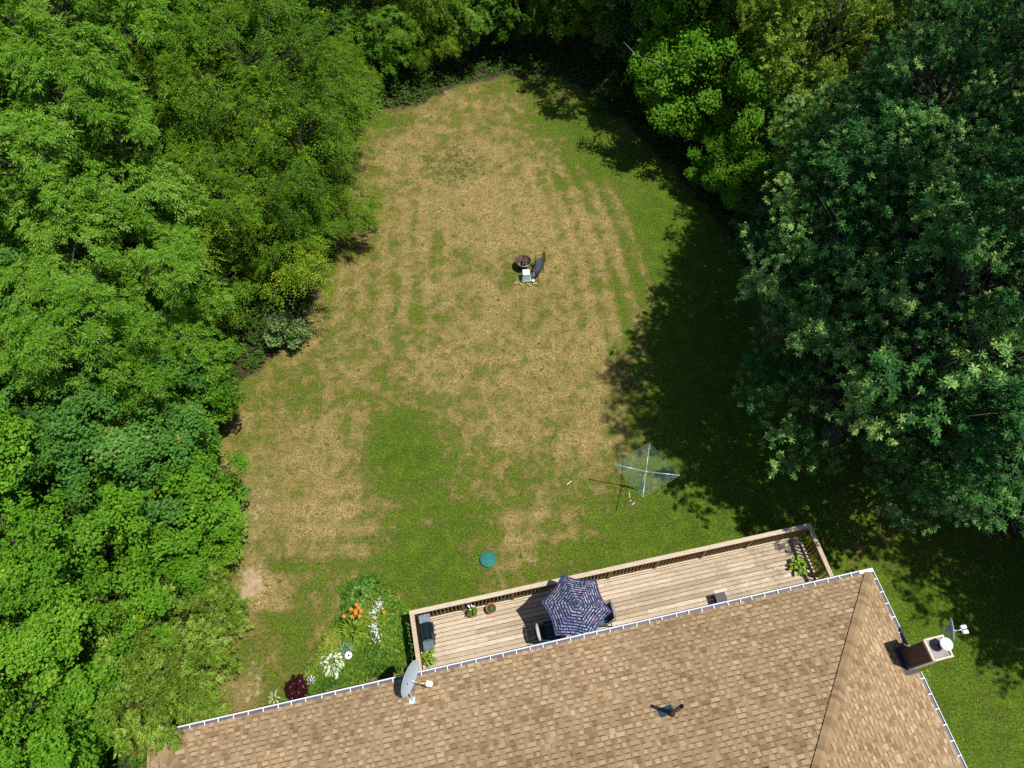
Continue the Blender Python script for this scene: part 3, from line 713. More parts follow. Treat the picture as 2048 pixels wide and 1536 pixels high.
# roof: every course and every raised shingle tab is a face of its own
SH_STOPS = [(0.0, (.150, .085, .048)), (.18, (.215, .138, .078)), (.4, (.292, .202, .114)), (.62, (.356, .256, .148)), (.85, (.430, .322, .195)), (1.0, (.48, .37, .23))]
def roof_stain(t, c):
    v2 = t.obj((1, 1, 1)); n = t.noise(v2, .35, 3); return t.mix(1.0, c, t.ramp(n, [(.3, (.86, .84, .80)), (.55, (1, 1, 1)), (.7, (1.06, 1.03, 1.0))]), 'MULTIPLY')
M_shingle = tint_mat('shingle', SH_STOPS, .93, gscale=260, bump=.002, stain=roof_stain)
GUT = .115            # the gutter stands outside the shingles
def shingle_field(L0, dirn, W, D, seed, hip=True):
    """one roof face: eave of length W at run 0, run D to the ridge; returns V,F,tint in face space (s along the eave, r up the slope, h normal)"""
    rng = np.random.default_rng(seed); V = []; F = []; T = []
    def quad(a, b, c, d, t):
        k = len(V); V.extend([a, b, c, d]); F.append((k, k + 1, k + 2, k + 3)); T.append(t)
    ex = .135; n = int(D / ex) + 1
    for i in range(n):
        r0, r1 = i * ex, min((i + 1) * ex, D)
        if r1 - r0 < .02: break
        s0 = r0 if hip else 0; s1 = W - r0 if hip else W
        if s1 - s0 < .3: break
        e1 = ex if hip else 0
        lift = .007
        # lower layer, in segments of slightly different blends
        s = s0
        while s < s1 - 1e-6:
            w = min(rng.uniform(.10, .34), s1 - s); e = s + w
            t = np.clip(rng.normal(.41, .07), .1, .8)
            a0 = max(s, s0 + (0)); b0 = e
            quad((a0, r0, lift), (b0, r0, lift), (min(b0, s1 - e1) if b0 >= s1 - e1 else b0, r1, .0), (max(a0, s0 + e1) if a0 <= s0 + e1 else a0, r1, .0), t)
            s = e
        quad((s0, r0, 0), (s1, r0, 0), (s1, r0, lift), (s0, r0, lift), .1)
        # raised tabs
        s = s0 + .04 + rng.uniform(0, .15)
        while s < s1 - .12:
            w = rng.choice([.09, .12, .15, .18, .23], p=[.2, .3, .25, .17, .08]); e = min(s + w, s1 - .04)
            t = np.clip(rng.choice([.74, .64, .54, .26, .88], p=[.30, .26, .18, .16, .10]) + rng.normal(0, .05), .05, 1)
            a, b_ = max(s, s0 + e1), min(e, s1 - e1)
            if b_ - a > .05:
                h0, h1 = lift + .005, .0055; bd = r1 - rng.choice([.034, .038, .028]) if rng.random() < .92 else r1 - .001
                skew = .0
                quad((a, r0, h0), (b_, r0, h0), (b_, bd, h0 + (h1 - h0) * (bd - r0) / ex), (a, bd, h0 + (h1 - h0) * (bd - r0) / ex), t)
                if bd < r1 - .01: quad((a, bd, h0 + (h1 - h0) * (bd - r0) / ex), (b_, bd, h0 + (h1 - h0) * (bd - r0) / ex), (b_, r1, h1), (a, r1, h1), 0.0 + .07 * rng.random())
                quad((a, r0, lift), (b_, r0, lift), (b_, r0, h0), (a, r0, h0), t * .8)
                quad((a, r0, lift), (a, r0, h0), (a, r1, h1), (a, r1, 0), t * .8); quad((b_, r0, h0), (b_, r0, lift), (b_, r1, 0), (b_, r1, h1), t * .8)
            s = e + rng.choice([.05, .09, .13, .18], p=[.3, .3, .25, .15])
    return np.array(V), np.array(F), np.array(T)
nrm = Vector((0, SLOPE, 1)).normalized(); KS = math.sqrt(1 + SLOPE ** 2)
RW, RD = LEN - 2 * GUT, DEP - 2 * GUT
allV, allF, allT = [], [], []; off = 0
def roof_face(O, es, ei, W, seed):
    """O corner, es along the eave, ei inwards (2D, house coordinates)"""
    global off
    V, F_, T = shingle_field(0, 0, W, RD / 2 * 1.0, seed)
    s, r, h = V[:, 0], V[:, 1], V[:, 2]
    # r is horizontal run; lift along the normal
    x = O[0] + es[0] * s + ei[0] * (r - h * SLOPE / KS); y = O[1] + es[1] * s + ei[1] * (r - h * SLOPE / KS); z = ZE - .02 + r * SLOPE + h / KS
    P3 = np.stack([x + LEN / 2, y + DEP / 2, z], -1)
    allV.append(P3); allF.append(F_ + off); allT.append(T); off += len(P3)
# s grows so that faces look up
roof_face((-GUT, -GUT), (-1, 0), (0, -1), RW, 1)
roof_face((-GUT, -DEP + GUT), (0, 1), (-1, 0), RD, 2)
roof_face((-LEN + GUT, -DEP + GUT), (1, 0), (0, 1), RW, 3)
roof_face((-LEN + GUT, -GUT), (0, -1), (1, 0), RD, 4)
me = np_mesh('roof', np.concatenate(allV), np.concatenate(allF), tint=np.concatenate(allT))
roof = link_mesh('roof', me, M_shingle, house)
# hip caps: bent shingles lapping up the hip
def hip_cap(corner, dx, dy, seed):
    rng = np.random.default_rng(seed); m = MB(); L = RD / 2 * math.sqrt(2); st = .135; n = int(L / st)
    dirn = Vector((dx, dy, 0)).normalized(); sl = SLOPE / math.sqrt(2); up = Vector((dirn.x, dirn.y, sl)); side = Vector((-dirn.y, dirn.x, 0))
    ph = 0
    for i in range(n):
        a = i * st; b2 = a + st * 1.0
        if i % 4 == 0: ph = rng.integers(0, 3)
        t = [.24, .50, .46, .36][(i + ph) % 4] + rng.normal(0, .05)
        K = 8; hw = .15
        def pt(d_, q, lift):
            # bent over the hip: falls away along both roof faces
            w = hw * q; drop = abs(w) * sl * 1.0
            curve = -.045 * (q * q)            # butt edge bows down the hip at the sides
            p = Vector(corner) + up * (d_ + curve * -1.0) + side * w
            return (p.x, p.y, p.z - drop + lift - .012 * (1 - abs(q)) * 0 )
        for k in range(K):
            q0, q1 = -1 + 2 * k / K, -1 + 2 * (k + 1) / K
            m.face([pt(a, q0, .030), pt(a, q1, .030), pt(b2, q1, .022), pt(b2, q0, .022)][::-1], t)
            m.face([pt(a, q0, .018), pt(a, q1, .018), pt(a, q1, .030), pt(a, q0, .030)], .12)
        for q, fl in ((-1, 1), (1, 0)):
            f_ = [pt(a, q, .0), pt(a, q, .030), pt(b2, q, .022), pt(b2, q, .0)]
            m.face(f_ if fl else f_[::-1], .05)
    m.build('hip_cap', M_shingle, roof)
hip_cap(HL(-GUT - .03, -GUT - .03, ZE + .01), -1, -1, 5)
hip_cap(HL(-LEN + GUT + .03, -GUT - .03, ZE + .01), 1, -1, 6)
m = MB(); a_, b_ = HL(-LEN + GUT + RD / 2, -DEP / 2, ZE + RD / 2 * SLOPE + .01), HL(-GUT - RD / 2, -DEP / 2, ZE + RD / 2 * SLOPE + .01)
nn = 80
for i in range(nn):
    x0 = a_[0] + (b_[0] - a_[0]) * i / nn; x1 = a_[0] + (b_[0] - a_[0]) * (i + 1) / nn
    for sgn in (1, -1):
        f_ = [(x0, a_[1], a_[2] + .02), (x1, a_[1], a_[2] + .012), (x1, a_[1] + sgn * .15, a_[2] - .035), (x0, a_[1] + sgn * .15, a_[2] - .03)]
        m.face(f_ if sgn < 0 else f_[::-1], .3 + .3 * ((i * 7) % 5) / 5)
m.build('ridge_cap', M_shingle, roof)
# soffit and fascia
m = MB(); m.box(HL(-LEN / 2, -ov / 2 - GUT / 2, ZE - .16), (LEN - .26, ov - GUT, .02)); m.box(HL(-ov / 2 - GUT / 2, -DEP / 2, ZE - .16), (ov - GUT, DEP - 1.2, .02)); m.box(HL(-LEN + ov / 2 + GUT / 2, -DEP / 2, ZE - .16), (ov - GUT, DEP - 1.2, .02)); m.box(HL(-LEN / 2, -DEP + ov / 2 + GUT / 2, ZE - .16), (LEN - .26, ov - GUT, .02))
m.build('soffit', M_white, house)
# gutters: trough with a rolled front lip, hangers across it
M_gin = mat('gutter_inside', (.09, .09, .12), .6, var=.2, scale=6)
def gutter(p0, p1, seed, leaves=None):
    p0, p1 = Vector(p0), Vector(p1); d = (p1 - p0); L = d.length; d.normalize(); o = Vector((-d.y, d.x, 0))   # o points outwards
    m = MB()
    prof = [(0, .0), (.0, -.11), (.07, -.11), (.085, -.08), (GUT - .004, -.03), (GUT, 0.0), (GUT - .010, .008), (GUT - .024, .0), (GUT - .020, -.010)]
    for i in range(len(prof) - 1):
        (x0, z0), (x1, z1) = prof[i], prof[i + 1]
        m.face([p0 + o * x0 + Vector((0, 0, z0)), p1 + o * x0 + Vector((0, 0, z0)), p1 + o * x1 + Vector((0, 0, z1)), p0 + o * x1 + Vector((0, 0, z1))])
    for p in (p0, p1):
        m.face([p + o * x + Vector((0, 0, z)) for x, z in prof[:6]])
    g = m.build('gutter', M_white, house)
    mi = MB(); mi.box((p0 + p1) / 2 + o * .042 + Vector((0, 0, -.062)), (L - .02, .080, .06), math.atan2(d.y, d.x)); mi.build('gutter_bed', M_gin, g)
    n = int(L / .405); rg = random.Random(seed); h0 = None
    for i in range(n):
        q = p0 + d * (.2 + i * .405 + rg.uniform(-.03, .03)) + o * .05
        if h0 is None:
            mh = MB(); mh.box((0, 0, 0), (.022, .125, .012)); h0 = mh.build('gutter_hanger', M_white, g)
        else:
            h0 = h0.copy(); C.objects.link(h0)
        h0.location = q + Vector((0, 0, .006)); h0.rotation_euler = (0, 0, math.atan2(d.y, d.x))
    return g
gz = ZE - .012
gutter(HL(-LEN + .62, -GUT, gz), HL(-GUT, -GUT, gz), 1)
gutter(HL(-GUT, -GUT, gz), HL(-GUT, -2.38, gz), 2)
gutter(HL(-GUT, -3.08, gz), HL(-GUT, -DEP + .1, gz), 3)
m = MB(); m.box(HL(-GUT / 2 - .0, -GUT / 2 - .0, gz - .055), (GUT - .004, GUT - .004, .10)); m.box(HL(-.30, -.06, gz + .004), (.34, .09, .012)); m.build('gutter_corner', M_white, house)

# chimney on the east eave
M_cside = mat('chimney_boards', (.085, .055, .038), .85, var=.28, scale=16, stretch=(1, 1, .08), bump=.004)
M_cream = mat('cream_trim', (.62, .53, .42), .7, var=.08)
M_cap = mat('chimney_crown', (.20, .175, .16), .35, var=.2, scale=8)
cx0, cx1, cy0, cy1, cz = -.44, .12, -2.96, -2.43, 4.45
m = MB()
uu = [(cx0, cy0), (cx1, cy0), (cx1, cy1), (cx0, cy1)]
m.box(HL((cx0 + cx1) / 2, (cy0 + cy1) / 2, cz / 2), (cx1 - cx0 - .03, cy1 - cy0 - .03, cz - .06))
rngc = random.Random(4); nb = 6
for i in range(nb):      # boards on the west face
    w_ = (cy1 - cy0) / nb; m.box(HL(cx0 + .005, cy0 + (i + .5) * w_, cz / 2 + .1), (.03 + rngc.uniform(0, .006), w_ - .006, cz - .3), tint=rngc.random())
ch = m.build('chimney', M_cside, house)
m = MB(); m.box(HL((cx0 + cx1) / 2, cy0 - .004, cz / 2 + .1), (cx1 - cx0, .03, cz - .3)); m.build('chimney_south_board', M_cream, ch)
m = MB(); m.box(HL(cx0 + .02, (cy0 + cy1) / 2, cz), (.05, cy1 - cy0 + .06, .09)); m.box(HL((cx0 + cx1) / 2 + .025, cy1 + .005, cz), (cx1 - cx0 - .01, .05, .09)); m.box(HL((cx0 + cx1) / 2 + .025, cy0 - .005, cz), (cx1 - cx0 - .01, .05, .09)); m.box(HL(cx1 + .02, (cy0 + cy1) / 2, cz - .01), (.05, cy1 - cy0 + .06, .07))
m.build('chimney_rim', M_cream, ch)
m = MB(); m.box(HL((cx0 + cx1) / 2, (cy0 + cy1) / 2, cz - .035), (cx1 - cx0 - .04, cy1 - cy0 - .04, .03)); m.build('chimney_crown', M_cap, ch)
fx, fy = cx0 + .40, cy0 + .30
m = MB(); m.tube([HL(fx, fy, cz - .03), HL(fx, fy, cz + .24)], .085, 20); m.build('flue', M_flash, ch)
m = MB(); m.lathe([(.0, .055), (.08, .05), (.165, .012), (.175, 0), (.17, -.012), (.0, -.004)], HL(fx, fy, cz + .30), 32)
for k in range(3):
    a = k * 2.09; m.box((HL(fx, fy, 0)[0] + .08 * math.cos(a), HL(fx, fy, 0)[1] + .08 * math.sin(a), cz + .26), (.012, .012, .08))
m.build('rain_cap', M_white, ch)
m = MB(); Rf = lambda u: ZE - .02 + (-u - GUT) * SLOPE + .02
m.face([HL(cx0 - .16, cy0 - .14, Rf(cx0 - .16)), HL(-GUT, cy0 - .14, Rf(-GUT)), HL(-GUT, cy1 + .10, Rf(-GUT)), HL(cx0 - .16, cy1 + .10, Rf(cx0 - .16))])
m.box(HL(cx0 - .03, (cy0 + cy1) / 2, Rf(cx0) + .06), (.02, cy1 - cy0 + .04, .24)); m.build('chimney_flashing', M_flash, house)

# plumbing vent and roof vent
def roof_z(v): return ZE - .02 + (-v - GUT) * SLOPE
M_dark = mat('black_plastic', (.02, .022, .026), .45, var=.2)
M_teal = mat('teal_flashing', (.018, .05, .065), .4, var=.2)
vu, vv = -7.62, -2.66
m = MB(); m.tube([HL(vu, vv, roof_z(vv) - .02), HL(vu + .03, vv + .02, roof_z(vv) + 1.25)], .055, 18, cap=False); 
vent = m.build('vent_pipe', mat('weathered_pipe', (.16, .11, .07), .55, var=.2), house)
m = MB(); m.tube([HL(vu + .029, vv + .019, roof_z(vv) + 1.2), HL(vu + .03, vv + .02, roof_z(vv) + 1.235)], .050, 18); m.build('bore_shade_plug', mat('bore_black', (.006, .006, .007), .9, spec=.05), vent)  # black plug stands in for the shade inside the open pipe
m = MB(); r_ = Matrix.Rotation(math.atan(-SLOPE), 3, 'X')
m.box(HL(vu - .12, vv + .08, roof_z(vv + .08) + .022), (.42, .24, .006), r_ @ Matrix.Rotation(.1, 3, 'Z')); m.build('vent_flashing', M_teal, vent)
m = MB(); m.lathe([(.115, 0), (.10, .05), (.062, .085)], HL(vu, vv, roof_z(vv) + .01), 20); m.build('vent_collar', M_dark, vent)
m = MB(); m.box(HL(-6.06, -4.56, roof_z(-4.56) + .09), (.34, .30, .14), bev=.02); m.box(HL(-6.06, -4.58, roof_z(-4.58) + .012), (.5, .45, .012), r_); m.build('roof_vent', mat('blue_grey_metal', (.03, .06, .09), .4, metal=.3), house)

# ------------------------------------------------------------------ satellite dishes
M_dish = mat('dish_grey', (.36, .44, .50), .55, var=.04, scale=2)
M_dish2 = mat('dish_light', (.50, .56, .62), .5, var=.05)
M_galv = mat('galvanised', (.52, .60, .66), .4, metal=.4, var=.1)
M_yellow = mat('yellow_tape', (.80, .52, .04), .5)
M_lnb = mat('lnb_white', (.85, .86, .88), .45, var=.03)
def dish(name, loc, nrmv, upv, a, b, label, foot, arm, white2=False, mt=M_dish):
    e = empty(name, loc, label, 'satellite dish')
    n = Vector(nrmv).normalized(); u_ = Vector(upv); u_ = (u_ - n * u_.dot(n)).normalized(); s_ = u_.cross(n)
    M3 = Matrix((s_, u_, n)).transposed()
    m = MB(); k = 10; pr = [(i / k, .10 * a * ((i / k) ** 2)) for i in range(k + 1)]
    m.lathe([(r * 1.0, z) for r, z in pr] + [(1.03, .10 * a + .004), (1.02, .10 * a - .012), (.96, .085 * a)] + [(r, z - .012) for r, z in pr[::-1]], (0, 0, 0), 48)
    m.v = [tuple(M3 @ Vector((x * b, y * a, z))) for x, y, z in m.v]
    rf = m.build('reflector', mt, e)
    # maker's mark: small dark oval and a thin line
    m = MB(); c0 = M3 @ Vector((-.30 * b, -.10 * a, .012 + .10 * a * .11)); m.lathe([(0, .004), (1, .004), (1, 0)], (0, 0, 0), 16); m.v = [tuple(c0 + M3 @ Vector((x * .018, y * .035, z))) for x, y, z in m.v]
    if mt is M_dish: m.build('badge', M_dark, rf)
    F = [Vector(q) - Vector(loc) for q in arm]
    m = MB(); m.tube([M3 @ Vector((0, -a * .3, .02)), F[0]], .022, 8); m.tube([F[0], F[1]], .016, 8); ar = m.build('feed_arm', M_galv, e)
    if not white2:
        m = MB(); m.tube([F[0].lerp(F[1], .15), F[0].lerp(F[1], .75)], .024, 8); m.build('yellow_sleeve', M_yellow, ar)
    ax = (F[1] - F[0]).normalized(); q = Matrix((ax, s_.cross(ax).normalized() if abs(ax.dot(s_)) < .9 else Vector((0, 0, 1)), Vector((0, 0, 1)))).transposed()
    rz_ = Matrix.Rotation(math.atan2(ax.y, ax.x), 3, 'Z')
    if white2:
        for sg in (1, -1):
            m = MB(); m.box(F[1] + rz_ @ Vector((.06, sg * .065, .0)), (.15, .10, .09), rz_, bev=.015); m.build('feed_horn', M_lnb, e)
    else:
        m = MB(); m.box(F[1] + rz_ @ Vector((.07, 0, 0)), (.19, .15, .10), rz_, bev=.025); m.build('feed_horn', M_lnb, e)
    m = MB(); ft = Vector(foot) - Vector(loc); m.tube([ft, ft.lerp(-n * .10, .6) , -n * .06], .028, 10); m.box(ft + Vector((0, 0, .02)), (.16, .16, .02))
    m.box(-n * .05, (.16, .16, .08), M3); m.build('mast', M_galv, e)
    return e
zd = 3.58
dc = HF(-14.37, -.24, zd)
dish('satellite_dish', dc, (.955, -.27, .27), (0.0, .05, .2), .38, .50, 'large grey oval satellite dish with yellow feed arm on the gutter edge of the roof',
     HF(-14.40, -.78, roof_z(-.78) + .01), [dc + Vector((.22, -.10, -.20)), dc + Vector((.50, -.13, -.05))])
dc2 = HF(.52, -2.30, 4.35)
dish('satellite_dish', dc2, (.93, -.15, .30), (.1, 0, .3), .24, .30, 'small light satellite dish with twin white feed horns beside the chimney top',
     HF(.14, -2.52, 3.95), [dc2 + Vector((.18, -.03, -.08)), dc2 + Vector((.30, -.02, .02))], white2=True, mt=M_dish2)

# ------------------------------------------------------------------ deck
ZD = .70
WOOD = [(0.0, (.20, .14, .09)), (.25, (.31, .235, .16)), (.5, (.44, .350, .245)), (.75, (.55, .455, .345)), (1.0, (.63, .55, .44))]
def deck_stain(t, c):
    v2 = t.obj((1, 1, 1)); n = t.noise(v2, 1.1, 5, .7); n2 = t.noise(v2, 9, 5, .7); g_ = t.noise(t.obj((.9, 14, 3)), 3.0, 6, .7)
    c = t.mix(1.0, c, t.ramp(g_, [(.3, (.72, .70, .66)), (.5, (1, 1, 1)), (.7, (1.1, 1.08, 1.06))]), 'MULTIPLY')
    c = t.mix(t.math('MULTIPLY', t.sstep(t.math('ADD', t.math('MULTIPLY', n, .5), t.math('MULTIPLY', g_, .5)), .50, .62), .45), c, (.24, .19, .15))
    c = t.mix(t.math('MULTIPLY', t.sstep(t.noise(v2, 22, 3, .6), .66, .72), .6), c, (.10, .07, .045))
    sx = t.add('ShaderNodeSeparateXYZ'); t.t.links.new(v2, sx.inputs[0])
    east = t.sstep(sx.outputs[0], 8.0, 12.5)      # mildew on the east half
    f = t.math('MULTIPLY', t.sstep(t.math('ADD', t.math('MULTIPLY', n, .6), t.math('MULTIPLY', n2, .4)), .46, .60), t.math('MULTIPLY', east, .55))
    return t.mix(f, c, (.17, .16, .10))
M_deck = tint_mat('deck_boards', WOOD, .8, grain=(.6, 9, 9), gscale=7, bump=.003, stain=deck_stain)
M_rail = tint_mat('rail_wood', WOOD, .8, grain=(.6, 9, 9), gscale=7, bump=.003)
M_stain = mat('stained_wood', (.24, .125, .045), .7, var=.22, scale=12, stretch=(1, 1, .15))
U0, U1, V1, V0 = -14.21, -.77, 1.99, -.55
deck = empty('wooden_deck', HF(U0, V0, 0), 'long bleached wooden deck with brown baluster railing along the house', 'deck', rz=TH)
def DL(u, v, z): return (u - U0, v - V0, z)
m = MB(); rg = random.Random(8); pitch = .143; v = V1 - .02; row = 0
while v - pitch > V0 - .02:
    u = U0 + .03
    while u < U1 - .05:
        e = min(u + rg.choice([2.44, 3.05, 3.66, 4.27]) * rg.uniform(.7, 1), U1 - .03)
        t = min(1, max(.05, rg.gauss(.62, .15)))
        m.box(DL((u + e) / 2, v - pitch / 2, ZD - .014 + rg.uniform(-.0015, .0015)), (e - u - .004, pitch - .016, .028), tint=t)
        u = e
    v -= pitch; row += 1
m.build('deck_floor', M_deck, deck)
m = MB(); m.box(DL((U0 + U1) / 2, V1, ZD - .13), (U1 - U0 + .08, .04, .22), tint=.3); m.box(DL(U0 + .0, (V0 + V1) / 2, ZD - .13), (.04, V1 - V0 - .05, .22), tint=.3); m.box(DL(U1, (V0 + V1) / 2, ZD - .13), (.04, V1 - V0 - .05, .22), tint=.3)
for i in range(18): m.box(DL(U0 + .4 + i * .76, (V0 + V1) / 2, ZD - .14), (.04, V1 - V0 - .06, .2), tint=.2)
m.build('joist_frame', M_rail, deck)
# posts
pu = [U0 + .05, -12.58, -10.95, -9.3, -7.68, -6.05, -4.42, -2.80, U1 - .05]
for i, q in enumerate(pu):
    m = MB(); m.box(DL(q, V1 - .05, (ZD + 1.05) / 2), (.09, .09, ZD + 1.05)); m.build('post', M_stain, deck)
for q in (U0 + .05, U1 - .05):
    for vv_ in (.55, -.5):
        m = MB(); m.box(DL(q, vv_, (ZD + 1.05) / 2), (.09, .09, ZD + 1.05)); m.build('post', M_stain, deck)
# rails
zt = ZD + 1.07
m = MB(); n = 5
cuts = [U0 - .05, -11.0, -7.6, -4.3, U1 + .05]
for a, b in zip(cuts, cuts[1:]):
    m.box(DL((a + b) / 2, V1 - .03, zt), (b - a - .004, .145, .036), tint=rg.uniform(.6, .8), bev=.004)
m.build('top_rail', M_rail, deck)
for q in (U0 + .02, U1 - .02):
    m = MB(); m.box(DL(q, (V0 + V1) / 2 - .055, zt - .001), (.14, V1 - V0 - .10, .035), tint=.55, bev=.004); m.build('top_rail', M_rail, deck)
m = MB(); m.box(DL((U0 + U1) / 2, V1 - .075, zt - .05), (U1 - U0 - .1, .035, .07), tint=.15); m.build('upper_rail', M_stain, deck)
m = MB(); m.box(DL((U0 + U1) / 2, V1 - .085, ZD + .095), (U1 - U0 - .2, .045, .085), tint=.75); m.build('bottom_rail', M_rail, deck)
for q, s_ in ((U0 + .075, 1), (U1 - .075, -1)):
    m = MB(); m.box(DL(q, (V0 + V1) / 2 - .1, ZD + .095), (.045, V1 - V0 - .4, .085), tint=.7); m.build('bottom_rail', M_rail, deck)
    m = MB(); m.box(DL(q, (V0 + V1) / 2 - .1, zt - .05), (.035, V1 - V0 - .4, .07), tint=.15); m.build('upper_rail', M_stain, deck)
# balusters: north side and east side each one a part, the rest (behind parasol and grill, west side) as one
m = MB(); m.box((0, 0, 0), (.036, .036, .98)); b0 = m.build('baluster', M_stain, deck); bme = b0.data; bpy.data.objects.remove(b0)
rest = MB(); count = 0
def baluster(u, v):
    global count
    if count < 99:
        o = bpy.data.objects.new('baluster', bme); C.objects.link(o); o.parent = deck; o.location = DL(u, v, ZD + .53); count += 1
    else:
        rest.box(DL(u, v, ZD + .53), (.036, .036, .98))
q = 1.62
while q > -.5:
    baluster(U1 - .04, q) if abs(q - .55) > .07 else None; q -= .128
q = U1 - .17
while q > U0 + .1:
    if min(abs(q - p_) for p_ in pu) > .07: baluster(q, V1 - .04)
    q -= .125
q = 1.85
while q > -.5:
    if abs(q - .55) > .07: baluster(U0 + .04, q)
    q -= .128
rb = rest.build('remaining_balusters', M_stain, deck); rb['kind'] = 'stuff'
# ------------------------------------------------------------------ things on the deck
def deck_thing(name, u, v, label, cat, rz=0.0, group=None): return empty(name, HF(u, v, ZD), label, cat, group, TH + rz)
# parasol
def parasol():
    loc = HF(-9.22, .83, ZD); e = empty('parasol', loc, 'navy and purple striped hexagonal parasol open over the deck seats', 'parasol', rz=R(52))
    Rr, zr, za = 1.07, 2.05, 2.42; n = 16; seg = 10; V = []; F = []; U = []
    for i in range(n + 1):
        f = i / n
        for k in range(6):
            for j in range(seg):
                g_ = j / seg; a0, a1 = k * PI / 3, (k + 1) * PI / 3
                p0 = np.array([math.cos(a0), math.sin(a0)]); p1 = np.array([math.cos(a1), math.sin(a1)])
                bow = 1 - .085 * math.sin(PI * g_) * f ** 1.3
                p = (p0 * (1 - g_) + p1 * g_) * Rr * f * bow
                z = za - (za - zr) * (f ** 1.12) - .035 * math.sin(PI * g_) * f
                V.append((p[0], p[1], z)); U.append((k + g_, f))
    m_ = 6 * seg
    for i in range(n):
        for k in range(m_): F.append((i * m_ + k, (i + 1) * m_ + k, (i + 1) * m_ + (k + 1) % m_, i * m_ + (k + 1) % m_))
    U = np.array(U); me = np_mesh('canopy', np.array(V), np.array(F), extra={'along': U[:, 0], 'ring': U[:, 1]})
    m = bpy.data.materials.new('parasol_cloth'); t = NT(m)
    ring = t.attr('ring'); 
    v = t.obj(); sp = t.add('ShaderNodeSeparateXYZ'); t.t.links.new(v, sp.inputs[0])
    band = t.math('MULTIPLY', ring, 11.0); bi = t.math('FLOOR', band); bf = t.math('FRACT', band)
    # dashes: random colour per small cell
    sc = t.add('ShaderNodeVectorMath', operation='SCALE'); t.t.links.new(v, sc.inputs[0]); sc.inputs[3].default_value = 26.0
    wn = t.add('ShaderNodeTexVoronoi', feature='F1'); wn.inputs['Scale'].default_value = 1.0; t.t.links.new(sc.outputs[0], wn.inputs['Vector'])
    spc = t.add('ShaderNodeSeparateColor'); t.t.links.new(wn.outputs['Color'], spc.inputs[0])
    dash = t.ramp(spc.outputs[0], [(0, (.020, .035, .09)), (.25, (.035, .09, .17)), (.42, (.13, .06, .26)), (.58, (.26, .26, .34)), (.72, (.46, .46, .50)), (.84, (.42, .25, .26)), (1.0, (.05, .13, .22))])
    isd = t.math('GREATER_THAN', bf, .50)
    c = t.mix(isd, (.010, .022, .050), dash)
    rim = t.math('GREATER_THAN', ring, .965); c = t.mix(rim, c, (.05, .04, .16))
    t.put(t.bsdf.inputs['Base Color'], c); t.bsdf.inputs['Roughness'].default_value = .85; t.bsdf.inputs['Specular IOR Level'].default_value = .15
    link_mesh('canopy', me, m, e)
    M_navy = mat('navy_vent', (.03, .06, .10), .6)
    mb = MB()
    for k in range(6):
        a0, a1 = k * PI / 3, (k + 1) * PI / 3
        mb.face([(.12 * math.cos(a0), .12 * math.sin(a0), za + .012), (.12 * math.cos(a1), .12 * math.sin(a1), za + .012), (.0, .0, za + .045)])
    mb.build('vent_top', M_navy, e)
    mb = MB(); mb.lathe([(.035, za + .03), (.04, za + .07), (.02, za + .10), (0, za + .11)], n=14); mb.build('finial', M_navy, e)
    mb = MB(); mb.tube([(0, 0, .05), (0, 0, za)], .02, 12); mb.build('pole', M_dark, e)
    for k in range(6):
        a = k * PI / 3; mb = MB(); mb.tube([(.03 * math.cos(a), .03 * math.sin(a), za - .03), (Rr * .99 * math.cos(a), Rr * .99 * math.sin(a), zr - .01)], .008, 6); mb.build('rib', M_dark, e)
    return e
parasol()
t_ = deck_thing('patio_table', -9.22, .83, 'round dark patio table under the striped parasol', 'table')
m = MB(); m.lathe([(0, .72), (.46, .72), (.47, .705), (.46, .69), (0, .69)], n=36); m.build('tabletop', mat('dark_glass', (.03, .05, .06), .15), t_)
for k in range(4):
    a = k * PI / 2 + .6; m = MB(); m.tube([(.10 * math.cos(a), .10 * math.sin(a), .69), (.28 * math.cos(a), .28 * math.sin(a), .35), (.38 * math.cos(a), .38 * math.sin(a), .0)], .014, 8); m.build('leg', M_dark, t_)
m = MB(); m.lathe([(0, .06), (.05, .06), (.20, .03), (.22, 0)], n=28); m.build('parasol_stand', M_dark, t_)
M_sling = mat('sling_teal', (.012, .055, .065), .55, var=.15, scale=60)
M_roll = mat('headrest_grey', (.42, .42, .43), .7, var=.08, scale=30)
